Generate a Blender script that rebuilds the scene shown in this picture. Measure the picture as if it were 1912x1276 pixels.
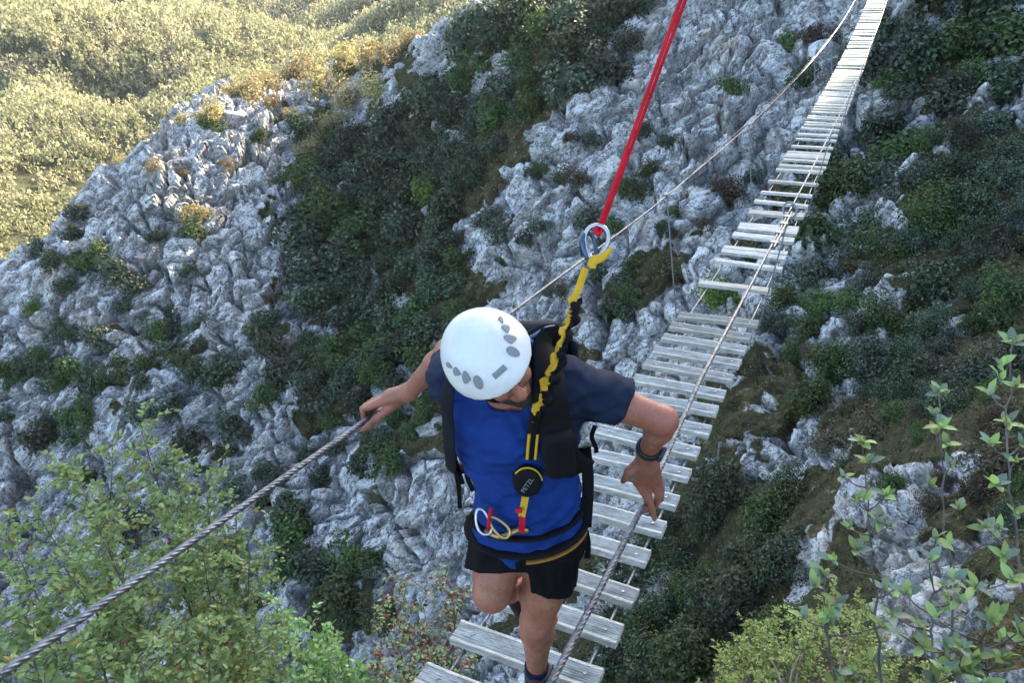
import bpy, math, random
import numpy as np
from mathutils import Matrix, Vector

for o in list(bpy.data.objects):
    bpy.data.objects.remove(o, do_unlink=True)
scene = bpy.context.scene
COL = scene.collection
rad = math.radians

# ------------------------------------------------------------------ camera, sky, sun, exposure
PITCH, ROLL, FPX = rad(33.0), rad(-6.0), 1400.0        # lens in pixels of a 1912 wide picture
_c, _s = math.cos(PITCH), math.sin(PITCH)
CF = np.array([0, _c, -_s]); _u = np.array([0, _s, _c]); _x = np.array([1.0, 0, 0])
CR = _x * math.cos(ROLL) + _u * math.sin(ROLL)
CU = -_x * math.sin(ROLL) + _u * math.cos(ROLL)
cam = bpy.data.cameras.new('camera')
cam.sensor_width = 36.0
cam.lens = FPX / 1912 * 36
cam.clip_start = 0.05
cam.clip_end = 8000
camo = bpy.data.objects.new('camera', cam)
COL.objects.link(camo)
camo.matrix_world = Matrix(((CR[0], CU[0], -CF[0], 0), (CR[1], CU[1], -CF[1], 0), (CR[2], CU[2], -CF[2], 0), (0, 0, 0, 1)))
scene.camera = camo

SUN_AZ, SUN_EL = rad(43), rad(21)                      # azimuth clockwise from +Y
world = bpy.data.worlds.new('World'); scene.world = world; world.use_nodes = True
wn = world.node_tree.nodes; wl = world.node_tree.links
bg = wn['Background']
sky = wn.new('ShaderNodeTexSky'); sky.sky_type = 'NISHITA'; sky.sun_disc = False
sky.sun_elevation = SUN_EL; sky.sun_rotation = SUN_AZ
sky.air_density = 1.0; sky.dust_density = 1.8; sky.ozone_density = .8
wl.new(sky.outputs[0], bg.inputs[0]); bg.inputs[1].default_value = 0.15
sl = bpy.data.lights.new('sun', 'SUN'); sl.energy = 5.0; sl.angle = rad(0.53); sl.color = (1.0, 0.85, 0.62)
slo = bpy.data.objects.new('sun', sl); COL.objects.link(slo)
SUND = np.array([math.sin(SUN_AZ) * math.cos(SUN_EL), math.cos(SUN_AZ) * math.cos(SUN_EL), math.sin(SUN_EL)])
slo.rotation_euler = Vector(SUND).to_track_quat('Z', 'Y').to_euler()
vs = scene.view_settings
vs.view_transform = 'Standard'; vs.look = 'None'; vs.gamma = 1.0; vs.use_curve_mapping = False
vs.exposure = 2.4
scene.cycles.max_bounces = 6
scene.cycles.volume_bounces = 0
scene.cycles.transparent_max_bounces = 6

# ------------------------------------------------------------------ helpers
def ray(u, v):
    return CR * ((u - 956) / FPX) - CU * ((v - 638) / FPX) + CF
def at(u, v, d):                                       # a point seen at (u, v), d metres deep
    return ray(u, v) * d
def tag(o, label=None, cat=None, group=None, kind=None):
    if label: o['label'] = label
    if cat: o['category'] = cat
    if group: o['group'] = group
    if kind: o['kind'] = kind
    return o
def empty(name, loc=(0, 0, 0), parent=None):
    o = bpy.data.objects.new(name, None); COL.objects.link(o); o.location = loc; o.empty_display_size = .1
    if parent: o.parent = parent
    return o
def mesh_np(name, V, Fs, mats=(), smooth=False, fm=None, attrs=None):
    """V (n,3); Fs: an (m,k) array or a list of such arrays with different k"""
    if not isinstance(Fs, (list, tuple)): Fs = [Fs]
    Fs = [np.asarray(f, np.int32) for f in Fs if len(f)]
    me = bpy.data.meshes.new(name)
    V = np.ascontiguousarray(V, np.float32)
    me.vertices.add(len(V)); me.vertices.foreach_set('co', V.ravel())
    loops = np.concatenate([f.ravel() for f in Fs]).astype(np.int32)
    tot = np.concatenate([np.full(len(f), f.shape[1], np.int32) for f in Fs])
    st = np.concatenate([[0], np.cumsum(tot)[:-1]]).astype(np.int32)
    me.loops.add(len(loops)); me.loops.foreach_set('vertex_index', loops)
    me.polygons.add(len(tot)); me.polygons.foreach_set('loop_start', st); me.polygons.foreach_set('loop_total', tot)
    for m in mats: me.materials.append(m)
    if fm is not None: me.polygons.foreach_set('material_index', np.ascontiguousarray(fm, np.int32))
    me.polygons.foreach_set('use_smooth', np.full(len(tot), bool(smooth)))
    if attrs:
        for k, a in attrs.items():
            a = np.ascontiguousarray(a, np.float32); vec = a.ndim == 2
            at_ = me.attributes.new(k, 'FLOAT_VECTOR' if vec else 'FLOAT', 'POINT'); at_.data.foreach_set('vector' if vec else 'value', a.ravel())
    me.update(calc_edges=True)
    return me
def obj(name, me, parent=None, loc=None):
    o = bpy.data.objects.new(name, me); COL.objects.link(o)
    if parent: o.parent = parent
    if loc is not None: o.location = loc
    return o
def norm(v):
    v = np.asarray(v, float); return v / (np.linalg.norm(v, axis=-1, keepdims=True) + 1e-12)
class MB:
    """collects vertices and faces of one mesh"""
    def __init__(s): s.V = []; s.Q = []; s.T = []; s.n = 0
    def add(s, V, Q=None, T=None):
        V = np.asarray(V, float).reshape(-1, 3)
        if Q is not None and len(Q): s.Q.append(np.asarray(Q, int) + s.n)
        if T is not None and len(T): s.T.append(np.asarray(T, int) + s.n)
        s.V.append(V); s.n += len(V)
    def tube(s, pts, r, k=6, cap=True, flat=None):
        """flat=(vector, ratio): squash the section along a direction for straps"""
        pts = np.asarray(pts, float); n = len(pts); r = np.broadcast_to(np.asarray(r, float), (n,))
        t = norm(np.gradient(pts, axis=0)); ref = np.array([0, 0, 1.0]) if flat is None else np.asarray(flat[0], float)
        if flat is None and abs(t[0] @ ref) > .9: ref = np.array([1.0, 0, 0])
        if flat is None:
            A = np.zeros_like(t); a = norm(np.cross(t[0], ref))
            for i in range(n):
                a = norm(a - t[i] * (a @ t[i])); A[i] = a
        else:
            A = norm(np.cross(t, ref))
        Bv = np.cross(t, A)
        an = np.arange(k) * 2 * np.pi / k + (np.pi / k if k == 4 else 0)
        e = 1.0 if flat is None else flat[1]
        V = pts[:, None] + r[:, None, None] * (np.cos(an)[None, :, None] * A[:, None] + e * np.sin(an)[None, :, None] * Bv[:, None])
        i = np.arange(n - 1)[:, None] * k; j = np.arange(k)[None]; j2 = (j + 1) % k
        Q = np.stack([i + j, i + j2, i + k + j2, i + k + j], -1).reshape(-1, 4)
        V = V.reshape(-1, 3); T = None
        if cap:
            V = np.concatenate([V, pts[:1], pts[-1:]]); m = n * k
            T = np.concatenate([np.stack([np.arange(k), np.full(k, m), (np.arange(k) + 1) % k], -1)[:, ::-1],
                                np.stack([(n - 1) * k + np.arange(k), np.full(k, m + 1), (n - 1) * k + (np.arange(k) + 1) % k], -1)[:, [0, 2, 1]]])
        s.add(V, Q, T)
    def box(s, c, ax, h):
        ax = [norm(a) for a in ax]
        sg = np.array([[x, y, z] for x in (-1, 1) for y in (-1, 1) for z in (-1, 1)], float)
        V = np.asarray(c) + sum(sg[:, i:i + 1] * h[i] * ax[i] for i in range(3))
        s.add(V, [[0, 1, 3, 2], [4, 6, 7, 5], [0, 4, 5, 1], [2, 3, 7, 6], [0, 2, 6, 4], [1, 5, 7, 3]])
    def mesh(s, name, mat, smooth=False):
        V = np.concatenate(s.V); Fs = []
        if s.Q: Fs.append(np.concatenate(s.Q))
        if s.T: Fs.append(np.concatenate(s.T))
        return mesh_np(name, V, Fs, [mat], smooth)
    def build(s, name, mat, parent=None, smooth=False):
        return obj(name, s.mesh(name, mat, smooth), parent)
def bevel(o, w, seg=1):
    m = o.modifiers.new('bevel', 'BEVEL'); m.width = w; m.segments = seg; m.limit_method = 'ANGLE'
    return o
def catmull(P, n=8):
    P = np.asarray(P, float); Q = np.concatenate([[2 * P[0] - P[1]], P, [2 * P[-1] - P[-2]]]); out = []
    for i in range(1, len(Q) - 2):
        t = np.linspace(0, 1, n, endpoint=False)[:, None]
        a, b, c, d = Q[i - 1], Q[i], Q[i + 1], Q[i + 2]
        out.append(.5 * (2 * b + (c - a) * t + (2 * a - 5 * b + 4 * c - d) * t ** 2 + (3 * b - a - 3 * c + d) * t ** 3))
    return np.concatenate(out + [P[-1:]])

# numpy noise
_rs = np.random.RandomState(7); _perm = np.concatenate([_rs.permutation(256)] * 2).astype(np.int32)
_gr = norm(_rs.normal(size=(256, 3))).astype(np.float32)
def perlin(P, seed=0):
    P = np.asarray(P, np.float32) + seed * 17.31
    i = np.floor(P).astype(np.int32); f = P - i; i &= 255; w = f * f * f * (f * (f * 6 - 15) + 10)
    out = np.zeros(len(P), np.float32)
    for dx in (0, 1):
        a = _perm[(i[:, 0] + dx) & 255]; wx = w[:, 0] if dx else 1 - w[:, 0]
        for dy in (0, 1):
            b = _perm[a + ((i[:, 1] + dy) & 255)]; wy = wx * (w[:, 1] if dy else 1 - w[:, 1])
            for dz in (0, 1):
                g = _gr[_perm[b + ((i[:, 2] + dz) & 255)]]
                out += wy * (w[:, 2] if dz else 1 - w[:, 2]) * (g[:, 0] * (f[:, 0] - dx) + g[:, 1] * (f[:, 1] - dy) + g[:, 2] * (f[:, 2] - dz))
    return out * 1.5
def fbm(P, o=4, seed=0, gain=.5, lac=2.03, ridge=False):
    a = 1.0; s = 0; out = np.zeros(len(P), np.float32); P = np.asarray(P, np.float32)
    for k in range(o):
        n = perlin(P, seed + k)
        out += a * (1 - 2 * np.abs(n) if ridge else n); s += a; a *= gain; P = P * lac
    return out / s
def worley(P, seed=0):
    """nearest and second distance and a random number per cell"""
    P = np.asarray(P, np.float32) + seed * 9.7; i = np.floor(P).astype(np.int32); f = P - i
    d1 = np.full(len(P), 9, np.float32); d2 = d1.copy(); cid = np.zeros(len(P), np.float32); off = np.zeros((len(P), 3), np.float32)
    for dx in (-1, 0, 1):
        for dy in (-1, 0, 1):
            for dz in (-1, 0, 1):
                h = _perm[_perm[_perm[(i[:, 0] + dx) & 255] + ((i[:, 1] + dy) & 255)] + ((i[:, 2] + dz) & 255)]
                g = _gr[h]
                v = np.array([dx, dy, dz], np.float32) + .5 + g * .5 - f; d = (v * v).sum(1)
                nb = d < d1; off[nb] = v[nb]
                d2 = np.where(nb, d1, np.minimum(d2, d)); cid = np.where(nb, h / 255.0, cid); d1 = np.where(nb, d, d1)
    return np.sqrt(d1), np.sqrt(d2), cid, -(off * _gr[(cid * 255 + .5).astype(np.int32) * 7 & 255]).sum(1)
def sstep(a, b, x):
    t = np.clip((x - a) / (b - a), 0, 1); return t * t * (3 - 2 * t)

# ------------------------------------------------------------------ materials
def mat(name, col=(.5, .5, .5), rough=.7, metal=0.0, spec=.5, **k):
    m = bpy.data.materials.new(name); m.use_nodes = True; b = m.node_tree.nodes['Principled BSDF']
    b.inputs['Base Color'].default_value = (*col, 1); b.inputs['Roughness'].default_value = rough
    b.inputs['Metallic'].default_value = metal; b.inputs['Specular IOR Level'].default_value = spec
    for a, v in k.items(): b.inputs[a.replace('_', ' ')].default_value = v
    return m
class NT:
    """short-hand for wiring a material"""
    def __init__(s, m): s.n = m.node_tree.nodes; s.l = m.node_tree.links; s.b = s.n['Principled BSDF']
    def __call__(s, typ, ins=None, **props):
        x = s.n.new('ShaderNode' + typ)
        for k, v in props.items(): setattr(x, k, v)
        for k, v in (ins or {}).items():
            i = x.inputs[k]
            if hasattr(v, 'is_output'): s.l.new(v, i)
            else: i.default_value = v
        return x
    def ramp(s, fac, stops, interp='LINEAR'):
        x = s.n.new('ShaderNodeValToRGB'); x.color_ramp.interpolation = interp; e = x.color_ramp.elements
        while len(e) < len(stops): e.new(.5)
        for q, (p, c) in zip(e, stops): q.position = p; q.color = (*c, 1) if len(c) == 3 else c
        s.l.new(fac, x.inputs[0]); return x.outputs[0]
    def mix(s, fac, a, b, mode='MIX'):
        x = s.n.new('ShaderNodeMix'); x.data_type = 'RGBA'; x.blend_type = mode
        for i, v in ((0, fac), (6, a), (7, b)):
            if hasattr(v, 'is_output'): s.l.new(v, x.inputs[i])
            else: x.inputs[i].default_value = v if i == 0 else (*v, 1)
        return x.outputs[2]
    def noise(s, vec, scale, detail=4, rough=.55, **k):
        return s('TexNoise', {'Vector': vec, 'Scale': scale, 'Detail': detail, 'Roughness': rough, **k})
    def bump(s, h, strength=.5, dist=.1, normal=None):
        x = s('Bump', {'Height': h, 'Strength': strength, 'Distance': dist})
        if normal is not None: s.l.new(normal, x.inputs['Normal'])
        s.l.new(x.outputs[0], s.b.inputs['Normal']); return x.outputs[0]
    def color(s, c): s.l.new(c, s.b.inputs['Base Color'])
    def pos(s): return s('NewGeometry').outputs['Position']
    def oco(s): return s('TexCoord').outputs['Object']
def attr(nt, name): return nt('Attribute', attribute_name=name).outputs['Fac']
# ------------------------------------------------------------------ terrain
def polar(P):
    P = np.atleast_2d(P); r = np.hypot(P[:, 0], P[:, 1])
    return np.stack([np.degrees(np.arctan2(P[:, 0], P[:, 1])), r, np.degrees(np.arctan2(P[:, 2], r))], -1)
ctl = []                                                # (azimuth, range, elevation angle) of points on the ground
def seen(u, v, d): ctl.append(polar(at(u, v, d))[0])
def seen_r(u, v, r):
    k = ray(u, v); ctl.append(polar(k * (r / math.hypot(k[0], k[1])))[0])
WALL = {-260: [(560, 66), (850, 58), (1276, 50)],
        0: [(560, 69), (640, 67), (850, 62), (1060, 57), (1276, 52)],
        320: [(330, 72), (425, 70), (640, 65), (850, 58), (1060, 52), (1276, 47)],
        480: [(260, 78), (425, 71), (640, 61), (850, 55)],
        640: [(210, 84), (320, 77), (425, 72), (640, 61), (850, 52), (1060, 46), (1276, 42)],
        800: [(120, 76), (210, 73), (425, 65), (640, 53), (850, 47), (1276, 37)],
        956: [(0, 70), (210, 62), (425, 53), (640, 47), (850, 43), (1060, 38), (1276, 34)],
        1275: [(0, 58), (210, 52), (425, 45), (640, 39), (850, 33), (1060, 27), (1276, 22)],
        1590: [(0, 53), (210, 46), (425, 38), (640, 30), (850, 22.5), (1060, 17), (1276, 13)],
        1912: [(0, 47), (210, 39), (425, 31), (640, 23), (850, 16.5), (1060, 12.5), (1276, 9.5)],
        2200: [(0, 40), (425, 25), (850, 13.5), (1276, 7.5)]}
for u_, c_ in WALL.items():
    for v_, d_ in c_: seen(u_, v_, d_)
RIDGE = [(-260, 600, 68), (-120, 540, 70), (0, 480, 72), (100, 408, 73), (180, 325, 74), (260, 250, 76), (340, 195, 86), (450, 165, 93), (560, 140, 98), (700, 90, 96), (800, 50, 86), (880, -10, 77)]
for u_, v_, d_ in RIDGE:
    seen(u_, v_, d_); a_, r_, e_ = ctl[-1]
    ctl.append((a_, r_ * 1.12, e_ - 3.0)); ctl.append((a_, r_ * 1.35, e_ - 9))
for q in [(-260, 470, 240), (0, 440, 250), (0, 350, 290), (0, 270, 335), (0, 205, 385), (150, 195, 390), (120, 300, 310), (300, 185, 390), (450, 150, 385), (560, 115, 390),
          (0, 165, 448), (0, 140, 462), (0, 80, 510), (0, 22, 590), (250, 165, 448), (250, 135, 464), (300, 45, 585), (200, 40, 588), (500, 105, 480), (500, 60, 585), (600, 76, 580), (660, 85, 560), (750, 40, 540),
          (0, 0, 700), (300, 15, 700), (300, -10, 730), (600, 45, 690), (600, 20, 715), (800, 0, 720), (-300, 0, 760), (0, -150, 1150), (600, -150, 1150), (-300, 200, 400), (-500, 500, 240), (-300, 100, 560)]:
    seen_r(*q)
for az_ in (-48, -36, -24, -14):                        # the dips between the wooded rises
    ctl.append((az_, 420, -18.6)); ctl.append((az_, 650, -14.2)); ctl.append((az_, 150, -36))
for az_, es in ((-85, -66), (-60, -66), (-40, -66), (-20, -66), (0, -66), (15, -64), (30, -60), (45, -55), (60, -48), (85, -38)):
    ctl.append((az_, .35, -80)); ctl.append((az_, 1.3, es - 1)); ctl.append((az_, 3.0, es)); ctl.append((az_, 5.0 if az_ > 20 else 9, es))
for az_ in (-85, -60, -40): ctl.append((az_, 18, -60))
ctl += [(27, 60, -4.5), (27, 75, 2), (40, 60, 2), (55, 45, 4), (55, 20, -22), (80, 30, 2), (80, 10, -20), (15, 80, -5), (5, 100, -7), (10, 140, -6), (30, 140, 4), (60, 120, 10), (30, 500, 0), (0, 500, -6), (60, 600, 5), (0, 1200, -4), (40, 1200, 0),
        (-60, 40, -45), (-85, 40, -40), (-60, 90, -32), (-85, 100, -28), (-60, 250, -20), (-85, 300, -14), (-60, 700, -7), (-85, 1000, -4), (-40, 1300, -5), (-20, 1300, -5)]
ctl = np.array(ctl, float)
def _key(az, r): return np.stack([np.asarray(az) / 14.0, np.log(np.asarray(r)) * 2.2], -1)
_K = _key(ctl[:, 0], ctl[:, 1])
def _phi(d2): return np.sqrt(d2 + .02)                  # multiquadric: little overshoot
_n = len(_K)
_D = ((_K[:, None] - _K[None]) ** 2).sum(-1)
_A = np.zeros((_n + 1, _n + 1)); _A[:_n, :_n] = _phi(_D) - np.eye(_n) * .04; _A[:_n, _n] = 1; _A[_n, :_n] = 1
_W = np.linalg.solve(_A, np.concatenate([ctl[:, 2], [0]]))
def elev(az, r):
    X = _key(az, r).reshape(-1, 2); out = np.zeros(len(X))
    for i in range(0, len(X), 60000):
        x = X[i:i + 60000]
        out[i:i + 60000] = _phi((x[:, None, 0] - _K[None, :, 0]) ** 2 + (x[:, None, 1] - _K[None, :, 1]) ** 2) @ _W[:_n] + _W[_n]
    return out
# the mountain spur unseen at the right, its crest shaped to shade the gorge
_sa = np.array([math.sin(SUN_AZ), math.cos(SUN_AZ)]); _sp = np.array([-_sa[1], _sa[0]]); _tan = math.tan(SUN_EL)
def spur(x, y):
    s = x * _sa[0] + y * _sa[1]; a = x * _sp[0] + y * _sp[1]
    B = np.interp(a, [-120, -10, 4.0, 5.2, 8, 11.4, 20, 54, 60, 70, 110, 160, 220], [40, 20, 0, -13, -17.5, -22, -27.5, -35, -38, -50, -80, -130, -200])
    return B + _tan * 95 - 1.15 * np.abs(s - 95)
# a finer grid towards what the picture shows
def _spaced(knots, counts):
    out = []
    for a, b, c in zip(knots[:-1], knots[1:], counts): out.append(np.linspace(a, b, c, endpoint=False))
    return np.concatenate(out + [[knots[-1]]])
AZ = _spaced([-100, -58, 50, 62, 100], [24, 680, 24, 20])
LR = np.exp(_spaced(np.log([.3, 3, 8, 20, 30, 90, 110, 220, 900, 1600]), [14, 30, 110, 90, 440, 40, 20, 110, 10]))
ga, gr = np.meshgrid(AZ, LR, indexing='ij')
_ca = AZ[::6]; _cr = np.exp(np.linspace(np.log(.3), np.log(1600), 260))
_ce = elev(*[q.ravel() for q in np.meshgrid(_ca, _cr, indexing='ij')]).reshape(len(_ca), len(_cr))
def bil(az, r):                                         # the coarse table, read bilinearly
    i = np.interp(az, _ca, np.arange(len(_ca))); j = np.interp(np.log(r), np.log(_cr), np.arange(len(_cr)))
    i0 = np.minimum(i.astype(int), len(_ca) - 2); j0 = np.minimum(j.astype(int), len(_cr) - 2); fi = i - i0; fj = j - j0
    return (_ce[i0, j0] * (1 - fi) + _ce[i0 + 1, j0] * fi) * (1 - fj) + (_ce[i0, j0 + 1] * (1 - fi) + _ce[i0 + 1, j0 + 1] * fi) * fj
_e = bil(ga.ravel(), gr.ravel()).reshape(ga.shape)
X = gr * np.sin(np.radians(ga)); Y = gr * np.cos(np.radians(ga)); Z = gr * np.tan(np.radians(_e))
Z = np.where(gr > 40, np.maximum(Z, spur(X, Y)), Z)
# two wooded banks across the valley, steep towards the camera
for rc_, hb_ in ((436, 13.0), (628, 19.0)):
    rc2 = rc_ + 14 * np.sin(np.radians(ga) * 9) + 9 * np.sin(np.radians(ga) * 23 + 1)
    Z = Z + hb_ * (1 - sstep(-8, 4, ga)) * (sstep(rc2 - 7, rc2 + 7, gr) - sstep(rc2 + 12, rc2 + 130, gr))
P = np.stack([X, Y, Z], -1)
def grid_normals(P):
    n = np.cross(np.gradient(P, axis=1), np.gradient(P, axis=0)); n = norm(n); n[n[..., 2] < 0] *= -1
    return n
N = grid_normals(P)
Pf = P.reshape(-1, 3); Nf = N.reshape(-1, 3); rf = gr.ravel()
gorge = (sstep(2, 8, rf) * (1 - sstep(95, 125, rf))).astype(np.float32)
# bedding: slabs dipping down to the left as seen from the bridge
bn = norm(CR * .72 - CU * .62 + CF * .25); b1 = norm(np.cross(bn, CF)); b2 = np.cross(bn, b1)
big = fbm(Pf / 11, 4, 3)
wq = Pf + 1.4 * np.stack([fbm(Pf / 3, 2, s_) for s_ in (11, 12, 13)], -1)
Q = np.stack([wq @ bn, wq @ b1, wq @ b2], -1)
scl = np.clip(rf / 45, .3, 1.4)[:, None]               # smaller fractures on the nearer rock
d1, d2, cid, tl1 = worley(Q / np.array([2.1, 6.5, 4.4]), 1)
e1, e2, cid2, tl2 = worley(Q / np.array([.75, 2.4, 1.6]), 5)
h1, h2, cid3, tl3 = worley(Q / np.array([.22, .6, .42]), 8)
nw = 1 - sstep(18, 40, rf)
crack = 1 - sstep(0, .12, d2 - d1); crack2 = 1 - sstep(0, .16, e2 - e1)
near = np.clip(rf / 40, .25, 1.0)
fine = fbm(Q / np.array([.6, 1.4, 1.0]), 2, 31)
sharp = fbm(Q / np.array([1.0, 3.4, 2.2]), 3, 61, ridge=True)
side = np.stack([Pf @ norm(np.array([1, .35, 0])) / 2.3, Pf[:, 2] / 17, Pf @ norm(np.array([-.35, 1, 0])) / 6], -1)
gr1 = 1 - sstep(0, .10, np.abs(perlin(Q / np.array([1.7, 15, 7]), 71))); gr2 = 1 - sstep(0, .11, np.abs(perlin(side + .12 * (wq - Pf), 73)))   # long bedding cracks and upright joints
gr2 *= sstep(-.1, .2, perlin(Pf / 9, 77)); grv = np.maximum(gr1 * sstep(-.25, .1, perlin(Pf / 7, 79)), gr2)
disp = 1.7 * big - near * .95 * grv + near * (.85 * (cid - .5) + .95 * tl1 + .28 * (cid2 - .5) + .42 * tl2 - .75 * crack - .3 * crack2 + .10 * fine + .22 * sharp) + nw * (.22 * (cid3 - .5) + .30 * tl3 - .12 * (1 - sstep(0, .15, h2 - h1)))
# how much of each stretch of the wall is grown over (0 bare limestone, 9 thicket), laid on the ground itself
VEG = ['..........38997212223643', '........6748985222322875', '.....3347877962212323796', '...223678999622312433898', '..3224699997223445645999', '.34123588995225457666899',
       '334323776898238624577999', '244543687895458424765898', '765374488873443324655998', '456442583764443236376899', '232244385754444456278667', '233345654633344568734467',
       '333435743322355699633336', '344333485224566588453335', '444333376345678798764567', '444443344555678999887667']
vp, vv = [], []
for j_, row_ in enumerate(VEG):
    for i_, ch_ in enumerate(row_):
        if ch_ == '.': continue
        k_ = polar(ray(40 + 80 * i_, 40 + 80 * j_))[0]
        c_ = int(np.clip(round(np.interp(k_[0], AZ, np.arange(len(AZ)))), 0, len(AZ) - 1)); q_ = np.nonzero((_e[c_] >= k_[2]) & (LR > 7))[0]
        if len(q_): vp.append(P[c_, q_[0]]); vv.append((int(ch_) - (1.6 if i_ >= 19 and 1 < j_ < 8 else -2.6 if i_ >= 15 and j_ >= 9 else 0)) / 9)
vp = np.array(vp, np.float32); vv = np.array(vv, np.float32); vr = (np.linalg.norm(vp, axis=1) * .047).astype(np.float32)
_sub = P[::5, ::5].reshape(-1, 3).astype(np.float32); _o = np.zeros(len(_sub), np.float32)
for i_ in range(0, len(_sub), 8000):
    d_ = ((_sub[i_:i_ + 8000, None] - vp[None]) ** 2).sum(-1) / vr ** 2; w_ = np.exp(-d_ * .9) + 1e-5 / (1 + d_ * .05)
    _o[i_:i_ + 8000] = (w_ * vv).sum(1) / w_.sum(1)
_o = _o.reshape(P[::5, ::5].shape[:2])
_ii = np.minimum(np.arange(len(AZ)) / 5, _o.shape[0] - 1.001); _jj = np.minimum(np.arange(len(LR)) / 5, _o.shape[1] - 1.001)
_i0 = _ii.astype(int)[:, None]; _j0 = _jj.astype(int)[None]; _fi = _ii[:, None] - _i0; _fj = _jj[None] - _j0
VEGG = (_o[_i0, _j0] * (1 - _fi) + _o[_i0 + 1, _j0] * _fi) * (1 - _fj) + (_o[_i0, _j0 + 1] * (1 - _fi) + _o[_i0 + 1, _j0 + 1] * _fi) * _fj
veg = VEGG.ravel()
# soil and plants lie in the hollows and on the gentler ground, bare limestone where it is steep
slope = Nf[:, 2]
soiln = fbm(Pf / 7, 4, 41)
rightness = sstep(8, 30, np.degrees(np.arctan2(Pf[:, 0], Pf[:, 1])))
soil = sstep(-.04, .10, soiln * .5 + .75 * fbm(Pf / 2.4, 3, 45) + (veg - .80) * 1.2 + .3 * (slope - .6) - .1 * big + .25 * (cid - .5) + .12 * (cid2 - .5))
soil = np.maximum(soil, 1 - gorge)
disp = disp * (1 - .75 * soil) + soil * (.9 * big + .25 * fine * near)
valley = sstep(110, 160, rf)
Pd = Pf + Nf * (disp * gorge)[:, None]
Pd[:, 2] += valley * 4 * fbm(Pf / 60, 3, 51)
PG = Pd.reshape(P.shape)
nA, nR = ga.shape
idx = np.arange(nA * nR).reshape(nA, nR)
quads = np.stack([idx[:-1, :-1], idx[:-1, 1:], idx[1:, 1:], idx[1:, :-1]], -1)
flip = grid_normals(PG)
quads = quads.reshape(-1, 4)
_v = PG.reshape(-1, 3)[quads[len(quads) // 2]]
if np.cross(_v[1] - _v[0], _v[2] - _v[0])[2] < 0: quads = quads[:, ::-1]

m_ground = mat('limestone_and_soil', rough=.9, spec=.25)
nt = NT(m_ground); po = nt.pos()
so = attr(nt, 'soil'); ck = attr(nt, 'crack'); vl = attr(nt, 'valley')
mp = nt('Mapping', {'Vector': nt('Attribute', attribute_name='bed').outputs['Vector'], 'Scale': (1.0, .5, .65)}).outputs[0]
n1 = nt.noise(mp, 1.1, 7, .68).outputs[0]
n2 = nt.noise(mp, 5.5, 5, .7).outputs[0]
n3 = nt.noise(po, .17, 4, .6).outputs[0]
rock = nt.ramp(n1, [(.33, (.09, .09, .09)), (.42, (.34, .34, .335)), (.49, (.60, .60, .59)), (.72, (.80, .80, .79))])
tone = attr(nt, 'tone'); rock = nt.mix(nt('MapRange', {'Value': tone, 'To Min': 0.0, 'To Max': .30}).outputs[0], rock, (.26, .26, .26))
wv_ = nt('VectorMath', {0: mp, 1: nt('VectorMath', {0: nt.noise(po, 1.3, 4, .6).outputs['Color'], 1: (.9, .9, .9)}, operation='MULTIPLY').outputs[0]}, operation='ADD').outputs[0]
for sc_, th_, am_ in ((.8, .035, .85), (2.3, .05, .75), (6.0, .07, .5)):
    ve = nt('TexVoronoi', {'Vector': wv_, 'Scale': sc_}, feature='DISTANCE_TO_EDGE').outputs['Distance']
    rock = nt.mix(nt('MapRange', {'Value': ve, 'From Min': 0.0, 'From Max': th_, 'To Min': am_, 'To Max': 0.0}).outputs[0], rock, (.055, .052, .048))
rock = nt.mix(nt.ramp(n2, [(.38, (1, 1, 1)), (.46, (0, 0, 0))]), rock, (.085, .08, .075))
rock = nt.mix(nt.ramp(n3, [(.56, (0, 0, 0)), (.70, (.55, .55, .55))]), rock, (.36, .27, .19))
rock = nt.mix(nt('Math', {0: ck, 1: .55}, operation='MULTIPLY').outputs[0], rock, (.09, .085, .075))  # cracks coloured darker, adding to the shade in the crevices
n4 = nt.noise(po, 1.7, 6, .7).outputs[0]
earth = nt.ramp(n4, [(.30, (.014, .014, .010)), (.45, (.048, .037, .018)), (.55, (.045, .050, .017)), (.63, (.115, .068, .036)), (.70, (.30, .29, .28))])
leafy = nt.ramp(nt.noise(po, .35, 5, .6).outputs[0], [(.3, (.02, .028, .010)), (.7, (.05, .05, .02))])
earth = nt.mix(vl, earth, leafy)
sm = nt('MapRange', {'Value': nt('Math', {0: so, 1: nt('Math', {0: n2, 1: .9}, operation='MULTIPLY').outputs[0]}, operation='ADD').outputs[0], 'From Min': .72, 'From Max': .95}).outputs[0]
nt.color(nt.mix(sm, rock, earth))
bh = nt('Math', {0: n1, 1: nt('Math', {0: n2, 1: .35}, operation='MULTIPLY').outputs[0]}, operation='ADD').outputs[0]
nt.bump(bh, .8, .35)
me = mesh_np('terrain', Pd, quads, [m_ground], False, attrs={'soil': soil, 'crack': np.maximum(.9 * grv, np.maximum(np.maximum(crack, crack2 * .7), nw * .9 * (1 - sstep(0, .12, h2 - h1)))) * gorge * (1 - soil), 'valley': valley, 'bed': np.stack([Pd @ bn, Pd @ b1, Pd @ b2], -1) + .5 * (wq - Pf), 'tone': np.clip(.5 * cid2 + .5 * cid, 0, 1)})
tag(obj('terrain', me), kind='structure')

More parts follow.
